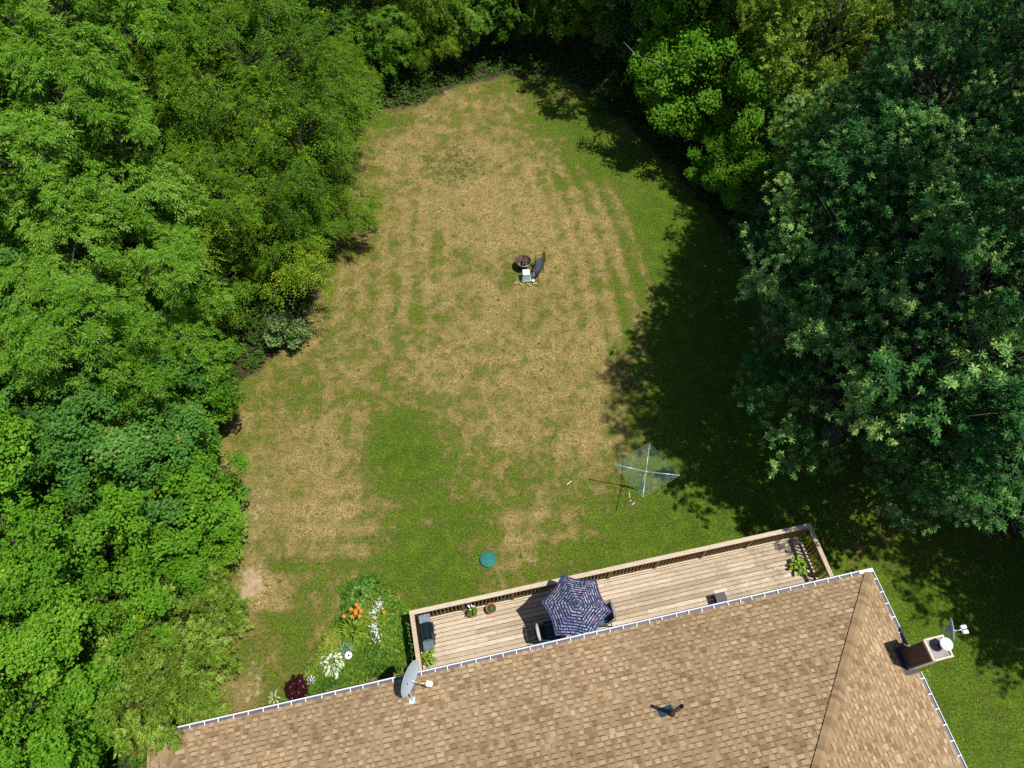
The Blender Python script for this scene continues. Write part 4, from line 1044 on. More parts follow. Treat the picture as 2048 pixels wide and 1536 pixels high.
def lounge(u, v, rz, label, rollm):
    e = deck_thing('reclining_chair', u, v, label, 'chair', rz, 'reclining chairs under the parasol')
    # faces local +x; back rises towards -x
    m = MB()
    w = .27
    def strip(pts, t=.018):
        for (x0, z0), (x1, z1) in zip(pts, pts[1:]):
            m.face([(x0, -w, z0), (x1, -w, z1), (x1, w, z1), (x0, w, z0)], smooth=True); m.face([(x0, -w, z0 - t), (x0, w, z0 - t), (x1, w, z1 - t), (x1, -w, z1 - t)])
    strip([(.30, .46), (.24, .45), (.05, .42), (-.14, .41)]); m.build('seat', M_sling, e)
    m = MB(); strip([(-.14, .41), (-.22, .50), (-.31, .74), (-.38, .98)]); m.build('backrest', M_sling, e)
    m = MB(); m.tube([(-.40, -.26, 1.03), (-.415, -.1, 1.045), (-.415, .1, 1.045), (-.40, .26, 1.03)], [.035, .052, .052, .035], 14); m.build('headrest', rollm, e)
    for s in (-1, 1):
        y = s * .31
        m = MB(); m.tube([(.34, y, .43), (-.12, y, .39), (-.20, y, .50), (-.42, y, 1.02)], .014, 8); m.build('side_frame', M_dark, e)
        m = MB(); m.tube([(.36, y, .0), (.20, y, .30), (-.12, y, .60)], .013, 8); m.build('leg', M_dark, e)
        m = MB(); m.tube([(-.42, y, .0), (-.22, y, .30), (.22, y, .62)], .013, 8); m.build('leg', M_dark, e)
        m = MB(); m.box((.04, s * .33, .635), (.42, .05, .025), bev=.01); m.build('armrest', M_dark, e)
    m = MB(); m.tube([(.34, -.31, .43), (.34, .31, .43)], .013, 8); m.tube([(-.42, -.31, .02), (-.42, .31, .02)], .012, 8); m.build('crossbar', M_dark, e)
lounge(-10.03, .55, 0.0, 'dark teal sling chair with pale headrest, half out of the parasol on its grill side', M_roll)
lounge(-8.38, .72, PI, 'sling chair with grey headrest on the far side of the parasol from the grill', mat('headrest_dark', (.20, .20, .21), .6))
# grill
g_ = deck_thing('gas_grill', -13.83, 1.32, 'black gas grill with steel side shelves in the deck corner', 'grill')
M_hood = mat('black_enamel', (.006, .012, .018), .10, var=.1, coat=.6)
M_steel = mat('brushed_steel', (.30, .38, .42), .32, metal=.75, var=.12, scale=30)
M_steel2 = mat('grey_shelf', (.10, .15, .18), .4, metal=.4, var=.12)
m = MB(); k = 10
for i in range(k):      # domed hood, axis along y
    a0, a1 = PI * i / k, PI * (i + 1) / k
    x0, z0, x1, z1 = -.19 * math.cos(a0), .95 + .19 * math.sin(a0), -.19 * math.cos(a1), .95 + .19 * math.sin(a1)
    m.face([(x0, -.24, z0), (x0, .24, z0), (x1, .24, z1), (x1, -.24, z1)][::-1], smooth=True)
    m.face([(x0, .24, z0), (x0 * .8, .265, .95 + (z0 - .95) * .75), (x1 * .8, .265, .95 + (z1 - .95) * .75), (x1, .24, z1)], smooth=True); m.face([(x0, -.24, z0), (x1, -.24, z1), (x1 * .8, -.265, .95 + (z1 - .95) * .75), (x0 * .8, -.265, .95 + (z0 - .95) * .75)], smooth=True)
    m.face([(x0 * .8, .265, .95 + (z0 - .95) * .75), (0, .268, .95), (x1 * .8, .265, .95 + (z1 - .95) * .75)]); m.face([(x0 * .8, -.265, .95 + (z0 - .95) * .75), (x1 * .8, -.265, .95 + (z1 - .95) * .75), (0, -.268, .95)])
hood = m.build('hood', M_hood, g_)
m = MB(); m.tube([(.22, -.16, 1.03), (.25, -.14, 1.05), (.25, .14, 1.05), (.22, .16, 1.03)], .012, 8); m.build('handle', M_steel, hood)
m = MB(); m.box((0, 0, .87), (.40, .54, .16), bev=.02); m.build('firebox', M_dark, g_)
m = MB(); m.box((.215, 0, .86), (.05, .54, .12), bev=.01); cp = m.build('control_panel', M_dark, g_)
for y in (-.14, .0, .14):
    m = MB(); m.tube([(.235, y, .86), (.275, y, .865)], .022, 12); m.build('knob', M_dark, cp)
m = MB(); m.box((0, .42, .90), (.36, .26, .025), bev=.008); m.build('side_shelf', M_steel, g_)
m = MB(); m.box((.0, -.40, .90), (.34, .27, .025), bev=.008); m.build('side_shelf', M_steel2, g_)
for x in (-.15, .15):
    for y in (-.24, .24):
        m = MB(); m.box((x, y, .42), (.035, .035, .8)); m.build('leg', M_dark, g_)
m = MB(); m.box((0, 0, .16), (.34, .5, .02)); m.build('lower_shelf', M_dark, g_)
for y in (-.26, .26):
    m = MB(); m.tube([(-.16, y - .02, .07), (-.16, y + .02, .07)], .07, 16); m.build('wheel', M_dark, g_)
m = MB(); m.lathe([(0, .0), (.12, 0), (.15, .05), (.15, .25), (.12, .32), (.05, .35), (.05, .40), (0, .40)], (0, 0, .175), 20); m.build('gas_tank', M_white, g_)
# little black box by the wall
b_ = deck_thing('side_table', -4.32, .46, 'small square black side table on the deck by the eaves', 'table')
m = MB(); m.box((0, 0, .46), (.36, .30, .03), bev=.008); m.build('tabletop', mat('charcoal_top', (.05, .05, .06), .6), b_)
for x in (-.15, .15):
    for y in (-.12, .12):
        m = MB(); m.box((x, y, .22), (.035, .035, .44)); m.build('leg', M_dark, b_)
m = MB(); m.box((0, 0, .18), (.30, .25, .02)); m.build('lower_shelf', M_dark, b_)

# ------------------------------------------------------------------ plants
def edge_leaf_mat(name, outer, centre, rough=.45, soft=(.25, .6)):
    m = bpy.data.materials.new(name); t = NT(m)
    f = t.sstep(t.attr('mid'), *soft); tv = t.attr('tint')
    c = t.mix(f, outer, centre)
    c = t.mix(1.0, c, t.ramp(tv, [(.1, (.68, .70, .6)), (.5, (1, 1, 1)), (.9, (1.3, 1.25, 1.2))]), 'MULTIPLY')
    t.put(t.bsdf.inputs['Base Color'], c); t.bsdf.inputs['Roughness'].default_value = rough; t.bsdf.inputs['Specular IOR Level'].default_value = .3
    tr = t.add('ShaderNodeBsdfTranslucent'); t.put(tr.inputs[0], c); mx = t.add('ShaderNodeMixShader'); mx.inputs[0].default_value = .25
    t.t.links.new(t.bsdf.outputs[0], mx.inputs[1]); t.t.links.new(tr.outputs[0], mx.inputs[2]); t.t.links.new(mx.outputs[0], t.out.inputs[0])
    return m
M_hosta = edge_leaf_mat('hosta_green', (.06, .15, .016), (.13, .25, .04))
M_hosta_y = edge_leaf_mat('hosta_lime', (.14, .26, .015), (.22, .38, .02))
M_hosta_v = edge_leaf_mat('hosta_variegated', (.06, .17, .02), (.74, .78, .55), soft=(.35, .55))
M_hosta_d = edge_leaf_mat('hosta_mid', (.07, .20, .012), (.12, .30, .02))
M_strap = edge_leaf_mat('strap_leaf', (.12, .25, .014), (.28, .42, .04))
M_iris = edge_leaf_mat('iris_blue', (.10, .22, .16), (.28, .40, .32))
M_burg = edge_leaf_mat('burgundy_leaf', (.035, .008, .012), (.06, .012, .016), rough=.35)
M_stem = mat('stem', (.06, .11, .02), .7)
def rosette(nl, rad, h, wd, droop=.7, seed=0, tw=.25, nseg=5, layers=3, wf=None, tiltv=.0):
    """leaves arching out of one root; a np mesh with 'mid' on the midrib"""
    rg = np.random.default_rng(seed); V = []; F = []; mid = []; T = []
    for i in range(nl):
        a = i * 2.39996 + rg.normal(0, .25); lay = (i % layers) / max(1, layers - 1) if layers > 1 else 1
        L = rad * (.45 + .55 * lay) * rg.uniform(.85, 1.15); hh = h * (1.15 - .75 * lay) * rg.uniform(.85, 1.1)
        d = np.array([math.cos(a), math.sin(a), 0]); s = np.array([-d[1], d[0], 0]) ; tw_ = rg.normal(0, tw); w0 = wd * rg.uniform(.8, 1.15)
        b = len(V); t_i = np.clip(rg.normal(.5, .2), 0, 1); stalk = .42 if wf is None else .05
        for k in range(nseg + 1):
            f = k / nseg; r = L * f; z = hh * math.sin(min(1, f * 1.25) * PI * .5) - droop * h * max(0, f - .5) ** 2 * 2.2
            ww = (w0 * max(.06, math.sin(PI * min(1, max(0, (f - stalk) / (1 - stalk)))) ** .7) if f > stalk else w0 * .07) if wf is None else w0 * (1 - f ** 3)
            if k == nseg: ww = w0 * .02
            c = d * r + np.array([0, 0, max(z, .02)]) + s * tw_ * L * f * f * .5
            ss = s * math.cos(tw_) + np.array([0, 0, math.sin(tw_)])
            V += [tuple(c - ss * ww / 2 + np.array([0, 0, ww * .16])), tuple(c), tuple(c + ss * ww / 2 + np.array([0, 0, ww * .16]))]; mid += [0, 1, 0]
        for k in range(nseg):
            q = b + k * 3; F += [(q, q + 3, q + 4, q + 1), (q + 1, q + 4, q + 5, q + 2)]; T += [t_i, t_i]
    return np_mesh('leaves', np.array(V), np.array(F), tint=np.array(T), extra={'mid': np.array(mid, float)}, smooth=True)
def plant(name, loc, label, cat, me, material, extra=None, group=None):
    e = empty(name, loc, label, cat, group); link_mesh('foliage', me, material, e)
    m = MB(); m.lathe([(.03, -.03), (.035, .03), (0, .06)], n=8); m.build('root_crown', M_stem, e)
    return e
M_terra = mat('terracotta', (.42, .17, .10), .75, var=.1, bump=.002)
M_soil = mat('soil', (.05, .035, .022), .95, var=.3, scale=60, bump=.01)
def pot(u, v, label, kind):
    e = deck_thing('plant_pot', u, v, label, 'plant pot', 0, 'terracotta pots on the deck')
    m = MB(); m.lathe([(0, 0), (.11, 0), (.145, .22), (.165, .225), (.170, .275), (.155, .28), (.148, .235), (.13, .23)], n=28); m.build('pot', M_terra, e)
    m = MB(); m.lathe([(.140, .235), (.07, .245), (0, .25)], n=20); m.build('soil', M_soil, e)
    me = rosette(26, .21 if kind else .08, .30 if kind else .12, .055, seed=40 + kind, nseg=4) 
    o = link_mesh('plant', me, M_hosta_d, e); o.location = (0, .0, .23)
    if kind:
        m = MB(); rg = random.Random(3)
        for i in range(9): m.lathe([(0, .012), (.02, .01), (.026, 0)], (rg.uniform(-.12, .12), rg.uniform(0, .2), .5 + rg.uniform(-.05, .08)), 8)
        m.build('flower', M_lnb, e)
pot(-12.32, 1.78, 'terracotta pot with a bushy flowering plant by the deck railing', 1)
pot(-11.70, 1.76, 'terracotta pot with bare soil and one small sprout by the deck railing', 0)
def potted(u, v, label, mt, seed, rad):
    e = deck_thing('potted_hosta', u, v, label, 'potted plant')
    m = MB(); m.lathe([(0, 0), (.10, 0), (.13, .2), (.14, .22), (.12, .2)], n=24); m.build('pot', M_dark, e)
    o = link_mesh('foliage', rosette(44, rad, .26, .10 if seed == 7 else .075, seed=seed, droop=.8), mt, e); o.location = (0, 0, .18)
potted(-14.0 + .04, .70, 'bright lime potted hosta on the deck below the grill', M_hosta_y, 6, .30)
potted(-1.27, .93, 'broad-leaved green potted plant at the east end of the deck', M_hosta_y, 7, .36)

# ------------------------------------------------------------------ rotary clothes line
e = empty('clothes_line', (4.68, 10.18, 0), 'white square rotary clothes line with taut cords, edge of the tree shade', 'clothes line')
M_alu = mat('aluminium', (.48, .60, .66), .35, metal=.35, var=.06)
M_cord = mat('cord', (.24, .42, .43), .6)
tips = [Vector((-1.13, .24, 1.80)), (Vector((.21, 1.04, 1.80))), Vector((1.14, -.19, 1.80)), Vector((-.22, -1.0, 1.80))]
m = MB(); m.tube([(0, 0, -.1), (0, 0, 1.72)], .022, 12); m.build('pole', M_alu, e)
m = MB(); m.lathe([(.03, 1.38), (.045, 1.38), (.045, 1.46), (.03, 1.46)], n=14); m.lathe([(.02, 1.66), (.04, 1.66), (.04, 1.73), (0, 1.74)], n=14); m.build('collar', M_alu, e)
for k, tp in enumerate(tips):
    hub = Vector((0, 0, 1.69)); c_ = tp.lerp(hub, .55)
    m = MB(); m.tube([(tp.x * .02, tp.y * .02, 1.69), tp], .014, 8); a_ = m.build('arm', M_alu, e)
    m = MB(); m.tube([(0.03 * (1 if tp.x > 0 else -1), .02, 1.42), tp * .46 + Vector((0, 0, (1.69 + .11 * .46) - tp.z * .46))], .011, 8); m.build('strut', M_alu, a_)
for i in range(9):
    f = 1 - i * .088
    def at(tp): return Vector((tp.x * f, tp.y * f, 1.69 + .11 * f + .014))
    m = MB()
    for k in range(4): m.tube([at(tips[k]), at(tips[(k + 1) % 4]).lerp(at(tips[k]), .5) - Vector((0, 0, .003)), at(tips[(k + 1) % 4])], .0034, 4, cap=False)
    m.build('cord', M_cord, e)

# ------------------------------------------------------------------ fire pit group
M_iron = mat('dark_iron', (.045, .045, .05), .5, metal=.5, var=.2)
M_rim = mat('grey_rim', (.14, .14, .16), .4, metal=.5, var=.15)
e = empty('fire_pit', (.50, 20.72, 0), 'round iron fire pit with rusty bowl and cross grate on the lawn', 'fire pit')
m = MB(); m.lathe([(.30, .45), (.26, .34), (.16, .26), (0, .24), ], n=36); m.lathe([(.315, .45), (.27, .32), (.16, .235), (0, .215)], n=36)
def rust_mat():
    m = bpy.data.materials.new('rusty_bowl'); t = NT(m); v = t.obj(); n = t.noise(v, 5, 6, .7)
    t.put(t.bsdf.inputs['Base Color'], t.ramp(n, [(.42, (.035, .022, .018)), (.52, (.12, .05, .025)), (.60, (.42, .17, .04)), (.7, (.50, .20, .05))])); t.bsdf.inputs['Roughness'].default_value = .8
    return m
m.build('bowl', rust_mat(), e)
m = MB(); m.lathe([(.315, .46), (.34, .455), (.345, .44), (.315, .43), (.30, .445), (.315, .46)], n=40); m.build('rim', M_rim, e)
m = MB(); m.tube([(-.30, .03, .462), (.30, -.03, .462)], .008, 6); m.tube([(.05, .30, .464), (-.03, -.30, .464)], .009, 6); m.build('grate', M_rim, e)
for k in range(3):
    a = k * 2.09 + .4; m = MB(); m.tube([(.25 * math.cos(a), .25 * math.sin(a), .33), (.30 * math.cos(a), .30 * math.sin(a), .0)], .013, 8); m.build('leg', M_iron, e)
m = MB(); rg = random.Random(2)
for i in range(5):
    a = rg.uniform(0, 6.28); m.tube([(-.13 * math.cos(a), -.13 * math.sin(a), .27 + i * .012), (.13 * math.cos(a), .13 * math.sin(a), .28 + i * .012)], .022, 7)
m.build('charred_wood', M_dark, e)
# curved mesh bench
be = empty('curved_bench', (.47, 20.62, 0), 'curved black metal mesh bench beside the fire pit', 'bench')
M_mesh = mat('bench_mesh', (.06, .075, .09), .5, metal=.3, var=.2)
A0, A1 = R(-44), R(20); NS = 15
def arc(r, z, a): return (r * math.cos(a), r * math.sin(a), z)
m = MB()
for j in range(11):
    r0 = .58 + j * .030
    for i in range(NS):
        a, b2 = A0 + (A1 - A0) * i / NS, A0 + (A1 - A0) * (i + 1) / NS
        m.face([arc(r0, .42, a), arc(r0 + .024, .42, a), arc(r0 + .024, .42, b2), arc(r0, .42, b2)])
for i in range(46):
    a = A0 + (A1 - A0) * i / 45; m.face([arc(.58, .417, a), arc(.91, .417, a), arc(.91, .417, a + .008), arc(.58, .417, a + .008)])
m.build('seat', M_mesh, be)
m = MB()
for j in range(6):
    z = .50 + j * .065
    for i in range(NS):
        a, b2 = A0 + (A1 - A0) * i / NS, A0 + (A1 - A0) * (i + 1) / NS; m.face([arc(.92 + j * .010, z, a), arc(.92 + j * .010, z, b2), arc(.928 + j * .010, z + .03, b2), arc(.928 + j * .010, z + .03, a)])
for i in range(40):
    a = A0 + (A1 - A0) * i / 39; m.face([arc(.92, .45, a), arc(.92, .45, a + .008), arc(.98, .82, a + .008), arc(.98, .82, a)])
m.build('backrest', M_mesh, be)
m = MB(); m.tube([arc(.98, .83, A0 + (A1 - A0) * i / 12) for i in range(13)], .013, 7); m.tube([arc(.57, .42, A0 + (A1 - A0) * i / 12) for i in range(13)], .013, 7); m.tube([arc(.92, .42, A0 + (A1 - A0) * i / 12) for i in range(13)], .013, 7); m.build('frame', M_iron, be)
for a in (A0, A1):
    m = MB(); m.tube([arc(.60, 0, a), arc(.58, .60, a), arc(.62, .635, a), arc(.92, .635, a), arc(.95, .60, a)], .014, 7); m.build('armrest', M_iron, be)
    m = MB(); m.tube([arc(.94, 0, a), arc(.92, .44, a), arc(.98, .82, a)], .014, 7); m.build('leg', M_iron, be)
am = (A0 + A1) / 2
m = MB(); m.tube([arc(.60, 0, am), arc(.58, .42, am)], .013, 7); m.tube([arc(.95, 0, am), arc(.92, .42, am)], .013, 7); m.build('leg', M_iron, be)
# upturned tub
e = empty('storage_tub', (.62, 20.13, 0), 'pale blue-grey plastic tub standing upside down by the fire pit', 'tub', rz=.08)
M_tub = mat('pale_plastic', (.42, .55, .60), .5, var=.06)
m = MB(); zs_ = [(0, .215), (.04, .21), (.05, .195), (.14, .19), (.15, .18), (.24, .175), (.25, .165), (.40, .155)]
def sq(hw, z, n=5):
    r = hw * .25; o = []
    for (sx, sy, a0) in ((1, -1, -PI / 2), (1, 1, 0), (-1, 1, PI / 2), (-1, -1, PI)):
        for k in range(n): a = a0 + PI / 2 * k / (n - 1); o.append((sx * (hw - r) + r * math.cos(a), sy * (hw - r) + r * math.sin(a), z))
    return o
rows = [sq(w_, z) for z, w_ in zs_]
for r0, r1 in zip(rows, rows[1:]):
    for i in range(len(r0)): j = (i + 1) % len(r0); m.face([r0[i], r0[j], r1[j], r1[i]])
m.build('side', M_tub, e)
m = MB(); m.face(sq(.155, .40)); m.face(sq(.12, .398)); m.build('base_panel', mat('pale_base', (.62, .74, .80), .5, var=.05), e)
def rumple(name, loc, size, label, cat, material, seed, group=None):
    rg = np.random.default_rng(seed); m = MB(); n = 9
    g = [[(size * (i / n - .5) * (1 + rg.normal(0, .05)), size * .7 * (j / n - .5) * (1 + rg.normal(0, .06)), .03 + abs(rg.normal(0, .022)) + .02 * math.sin(i * 1.3) * math.cos(j * 1.1)) for j in range(n + 1)] for i in range(n + 1)]
    for i in range(n):
        for j in range(n): m.face([g[i][j], g[i + 1][j], g[i + 1][j + 1], g[i][j + 1]], smooth=True)
    o = m.build(name, material); o.location = loc; o.rotation_euler = (0, 0, rg.uniform(0, 3)); tag(o, label, cat, group); return o
M_cloth = mat('white_cloth', (.70, .70, .68), .85, var=.06)
M_tan = mat('cut_wood', (.52, .38, .23), .85, var=.2, scale=20)
rumple('crumpled_bag', (.93, 20.28, 0), .24, 'white crumpled bag between the tub and the curved bench', 'bag', M_cloth, 1)
rumple('crumpled_bag', (.93, 19.98, 0), .18, 'small crumpled whitish bag right below the tub corner', 'bag', M_cloth, 2)
def stick(x, y, L, a, label, material=M_tan, w=.05, h=.03, nm='wood_scrap', group='wood scraps on the lawn'):
    m = MB(); m.box((0, 0, h / 2 + .004), (L, w, h), bev=.004); m.box((L * .2, w * .15, h + .006), (L * .5, w * .3, .008))
    o = m.build(nm, material); o.location = (x, y, .0); o.rotation_euler = (0, .03, a); tag(o, label, 'piece of wood', group)
stick(.20, 19.85, .22, .5, 'tan wood scrap lying left below the upturned tub')
stick(.38, 19.78, .16, -.7, 'short wood scrap just under the tub, left of its middle')
stick(.74, 19.74, .20, 2.3, 'wood scrap just under the tub, right of its middle')
stick(1.0, 19.80, .18, .2, 'orange-brown wood scrap under the bench end')
M_pale = mat('pale_stick', (.68, .60, .46), .85, var=.1)
def P0(px, py, z=0.0):
    X, Y = (px - 1024) / 1446.0, (768 - py) / 1446.0; T_ = R(30.5)
    d = (X, Y * math.cos(T_) + math.sin(T_), Y * math.sin(T_) - math.cos(T_)); k = (z - H) / d[2]; return d[0] * k, d[1] * k
for (px, py, L, a, lab) in ((1258.5, 990, .22, 1.62, 'upright pale sliver of wood in the grass under the clothes line'), (1261, 1002, .07, .5, 'tiny pale chip between two slivers under the clothes line'),
                            (1266.5, 1007.5, .15, .75, 'slanting pale sliver nearest the deck under the clothes line'), (1138, 966, .24, .75, 'lone pale sliver of wood in the lawn left of the clothes line')):
    x, y = P0(px, py); stick(x, y, L, a, lab, M_pale, .03, .02, 'wood_sliver', 'pale wood slivers in the grass')
# septic lid
x, y = P0(976, 1118, .06)
e = empty('septic_lid', (x, y, 0), 'round teal plastic lid set in the lawn near the deck', 'lid')
M_lid = mat('teal_plastic', (.008, .150, .120), .75, var=.12, scale=10)
m = MB(); m.lathe([(.285, 0), (.285, .045), (.275, .052), (.10, .055), (0, .056)], n=44); m.build('cover', M_lid, e)
m = MB(); m.lathe([(.27, .052), (.262, .060), (.254, .054)], n=44)
for k in range(16):
    a = k * PI / 8; m.box((.17 * math.cos(a), .17 * math.sin(a), .056), (.14, .012, .008), a)
m.build('ribs', M_lid, e)
for k in range(6):
    a = k * PI / 3 + .2; m = MB(); m.tube([(.245 * math.cos(a), .245 * math.sin(a), .05), (.245 * math.cos(a), .245 * math.sin(a), .065)], .012, 8); m.build('screw', M_dark, e)

# ------------------------------------------------------------------ flower bed
bed_poly = np.array([P0(*q) for q in ((690, 1170), (745, 1160), (790, 1200), (815, 1235), (822, 1330), (660, 1370), (612, 1384), (622, 1350), (640, 1318), (655, 1280), (690, 1230))])
def ground_cover():
    rg = np.random.default_rng(31); n = 19000
    x = rg.uniform(-8.5, -2.9, n * 4); y = rg.uniform(2.2, 7.3, n * 4); d = poly_dist(x, y, bed_poly) + rg.normal(0, .08, n * 4)
    k = d > .02
    for (qx, qy, qr) in ((716, 1190, .55), (664, 1322, .42), (590, 1377, .42), (690, 1297, .25), (623, 1361, .2), (697, 1311, .15), (546, 1394, .25), (706, 1262, .45)):
        cx_, cy_ = P0(qx, qy, .25); k &= (np.hypot(x - cx_, y - cy_) > qr) | (rg.random(len(x)) < .12)
    x, y = x[k][:n], y[k][:n]; T = len(x); nf = 5
    patch = np.sin(x * 3.1 + 1) * np.cos(y * 2.7) + np.sin(x * 1.3 - y * 2.1)
    hh = .04 + .15 * rg.random(T) * np.clip(.9 + patch * .6, .2, 2) + .16 * np.clip((x + 4.6) / 1.2, 0, 1) * rg.random(T)
    P_ = np.stack([x, y, hh], -1); a = np.tile(np.arange(nf) * 1.26, T) + rg.normal(0, .4, T * nf)
    ld = np.stack([np.cos(a), np.sin(a), rg.uniform(-.1, .8, T * nf)], -1); L = rg.uniform(.035, .10, T * nf)
    big = np.repeat(np.clip((x + 4.75) / .5, 0, 1) * (rg.random(T) < .5) + (np.sin(x * 5 + y * 4) > .72) * .6, nf); P_[:, 2] += .38 * rg.random(T) * np.clip((x + 4.9) / .6, 0, 1); L = L * (1 + .9 * np.clip(big, 0, 1))
    V = leaf_quads(np.repeat(P_, nf, 0), ld, unit(UP + rg.normal(0, .4, (T * nf, 3))), L, L * rg.uniform(.3, .7, T * nf), .15)
    me = np_mesh('ground_cover', V.reshape(-1, 3), np.arange(T * nf * 4).reshape(-1, 4), tint=np.clip(np.repeat(.5 + patch * .16, nf) + rg.normal(0, .2, T * nf), 0, 1))
    mt = leaf_mat('leaf_bed', [(.05, (.02, .065, .006)), (.4, (.065, .165, .010)), (.7, (.17, .26, .02)), (.95, (.34, .33, .05))], rough=.5)
    tag(link_mesh('ground_cover', me, mt), 'mixed low green and yellow plants filling the flower bed', 'ground cover', kind='stuff')
ground_cover()
def at(px, py, z=0): x, y = P0(px, py, z); return (x, y, 0)
plant('hosta', at(716, 1190, .3), 'big dark green hosta at the top of the flower bed', 'plant', rosette(190, .66, .46, .19, seed=1, layers=6), M_hosta)
plant('hosta', at(738, 1166, .3), 'small fresh green plant on top of the big dark hosta', 'plant', rosette(60, .30, .40, .09, seed=12, layers=3), M_hosta_d)
plant('variegated_hosta', at(664, 1322, .25), 'white and green variegated hosta in the flower bed', 'plant', rosette(170, .56, .34, .17, seed=2, layers=6), M_hosta_v)
plant('variegated_hosta', at(546, 1394, .15), 'tiny variegated plant on bare soil by the gutter', 'plant', rosette(18, .24, .16, .06, seed=3, layers=2), M_hosta_v)
plant('coral_bells', at(590, 1377, .3), 'dark burgundy leafy plant next to the gutter', 'plant', rosette(130, .46, .42, .13, seed=4, layers=5, tw=.6), M_burg)
plant('hosta', at(572, 1390, .1), 'little bright green plant tucked under the burgundy one', 'plant', rosette(30, .22, .15, .07, seed=16, layers=2), M_hosta_d)
plant('iris_clump', at(690, 1297, .25), 'blue-grey spiky clump above the variegated hosta', 'plant', rosette(70, .38, .40, .035, seed=5, layers=4, wf=1, droop=.9), M_iris)
plant('grass_clump', at(722, 1283, .2), 'pale yellow-green spiky clump among the flowers', 'plant', rosette(60, .42, .30, .03, seed=15, layers=4, wf=1, droop=.9), M_strap)
plant('leafy_clump', at(752, 1290, .2), 'bright leafy clump in the middle of the flower bed', 'plant', rosette(70, .40, .30, .06, seed=17, layers=4), M_hosta_y)
M_orange = mat('orange_petal', (.85, .24, .01), .6, var=.1)
def daylily(px, py, rad, seed, label, flowers):
    x, y, _ = at(px, py, .2)
    e = plant('daylily', (x, y, 0), label, 'plant', rosette(int(210 * rad), rad, .60, .040, seed=seed, layers=4, wf=1, droop=1.0, tw=.4, nseg=7), M_strap)
    for (fx, fy) in flowers:
        gx, gy = P0(fx, fy, .85); gx -= x; gy -= y
        m = MB()
        for k in range(6):
            a = k * PI / 3 + fx; c_, s_ = math.cos(a), math.sin(a)
            m.face([(0, 0, 0), (.036 * c_ - .017 * s_, .036 * s_ + .017 * c_, .03), (.078 * c_, .078 * s_, .02), (.036 * c_ + .017 * s_, .036 * s_ - .017 * c_, .03)])
        f = m.build('flower', M_orange, e, (gx, gy, .82)); m = MB(); m.tube([(-gx * .5, -gy * .5, -.75), (0, 0, 0)], .006, 5); m.build('flower_stalk', M_stem, f)
daylily(706, 1262, .78, 7, 'orange daylily with long arching strap leaves in the flower bed', [(702, 1218), (713, 1209), (717, 1215), (711, 1221), (722, 1221), (712, 1226), (688, 1232), (704, 1233), (719, 1232), (768, 1224)])
# white flower spikes
M_wflower = mat('white_flower', (.72, .76, .80), .7, var=.06)
for i, (px, py, lab) in enumerate(((762, 1214, 'white flowering plant nearest the edging stones'), (751, 1230, 'white flowering plant level with the orange daylily blooms'), (752, 1257, 'white flowering plant beside the daylily leaves'), (757, 1275, 'white flowering plant lowest in the row by the deck'))):
    e = plant('white_flowers', at(px, py, .3), lab, 'plant', rosette(30, .22, .25, .04, seed=60 + i, layers=3), M_hosta_d, group='white flowering plants in the bed')
    rg = random.Random(i); m = MB()
    for k in range(60):
        a = rg.uniform(0, 6.28); r = rg.uniform(0, .16); z = .50 + rg.uniform(0, .22); c = Vector((r * math.cos(a), r * math.sin(a) * 1.6, z)); s = rg.uniform(.010, .022)
        m.face([c + Vector((s, 0, .004)), c + Vector((0, s, 0)), c + Vector((-s, 0, .004)), c + Vector((0, -s, 0))])
    m.build('flower_heads', M_wflower, e)
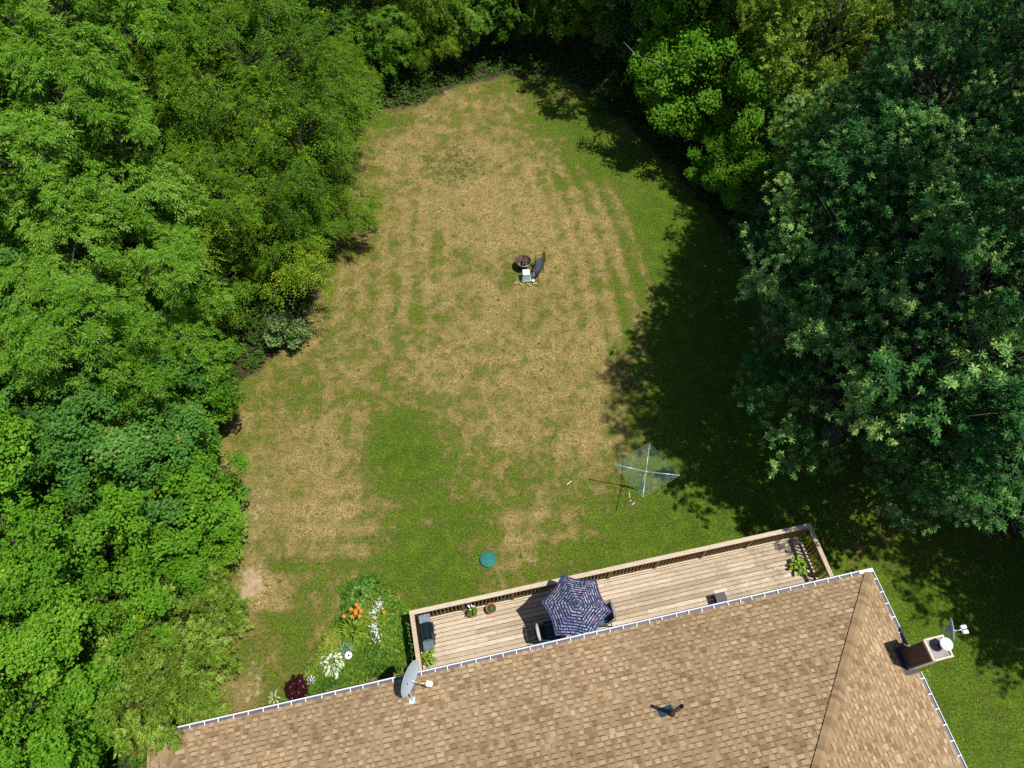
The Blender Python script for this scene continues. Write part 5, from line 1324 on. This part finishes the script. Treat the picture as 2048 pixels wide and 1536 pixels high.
# ornaments and stones
x, y, _ = at(697, 1311, .3); e = empty('white_dish', (x, y, 0), 'small white bowl on a stand beside the variegated hosta', 'garden ornament')
m = MB(); m.lathe([(0, .30), (.06, .305), (.115, .33), (.12, .325), (.07, .29), (0, .28)], n=24); m.build('bowl', M_lnb, e); m = MB(); m.tube([(0, 0, 0), (0, 0, .29)], .012, 8); m.build('stake', M_galv, e); m = MB(); m.lathe([(0, .312), (.03, .32), (.035, .31)], (.01, 0, 0), 10); m.build('ball', M_burg, e)
x, y, _ = at(623, 1361, .2); e = empty('silver_ornament', (x, y, 0), 'shiny silver spinner ornament between the burgundy plant and the hosta', 'garden ornament')
m = MB(); m.lathe([(0, .35), (.04, .34), (.06, .30), (.04, .26), (0, .25)], n=16); m.build('globe', mat('silver', (.75, .80, .86), .12, metal=.9), e)
m = MB()
for k in range(8):
    a = k * PI / 4; m.box((.10 * math.cos(a), .10 * math.sin(a), .28), (.09, .035, .006), Matrix.Rotation(a, 3, 'Z') @ Matrix.Rotation(.5, 3, 'X'))
m.build('vanes', mat('silver_vane', (.60, .66, .74), .3, metal=.5), e); m = MB(); m.tube([(0, 0, 0), (0, 0, .26)], .01, 8); m.build('stake', M_galv, e)
M_stone = mat('pale_stone', (.50, .45, .38), .9, var=.15, scale=8, bump=.01); M_stone2 = mat('brown_stone', (.22, .18, .14), .9, var=.2, scale=6, bump=.01)
def stone(px, py, sx, sy, sz, label, mt, seed):
    x, y, _ = at(px, py); bm = bmesh.new(); bmesh.ops.create_icosphere(bm, subdivisions=3, radius=1); rg = np.random.default_rng(seed); ks = rg.normal(0, 1.4, (5, 3))
    for v in bm.verts:
        d = 1 + .10 * sum(math.sin(v.co.x * k[0] + v.co.y * k[1] + v.co.z * k[2] + i) for i, k in enumerate(ks)) * .6; v.co = Vector((v.co.x * sx * d, v.co.y * sy * d, max(-.2, v.co.z * d) * sz))
    me = bpy.data.meshes.new('stone'); bm.to_mesh(me); bm.free(); me.materials.append(mt); me.polygons.foreach_set('use_smooth', [True] * len(me.polygons))
    o = bpy.data.objects.new('stone', me); C.objects.link(o); o.location = (x, y, .01); o.rotation_euler = (0, 0, seed); tag(o, label, 'stone', 'edging stones of the flower bed')
import bmesh
stone(786, 1190, .11, .07, .05, 'pale edging stone at the top of the bed\'s lawn side', M_stone, 1)
stone(796, 1208, .07, .10, .05, 'pale edging stone nearest the deck corner', M_stone, 2)
stone(762, 1174, .08, .05, .04, 'small pale stone next to the big dark hosta', M_stone, 3)
stone(790, 1197, .05, .05, .03, 'smallest pale stone between two edging stones', M_stone, 5)
stone(750, 1316, .22, .26, .05, 'flat brown stepping stone low in the flower bed', M_stone2, 4)
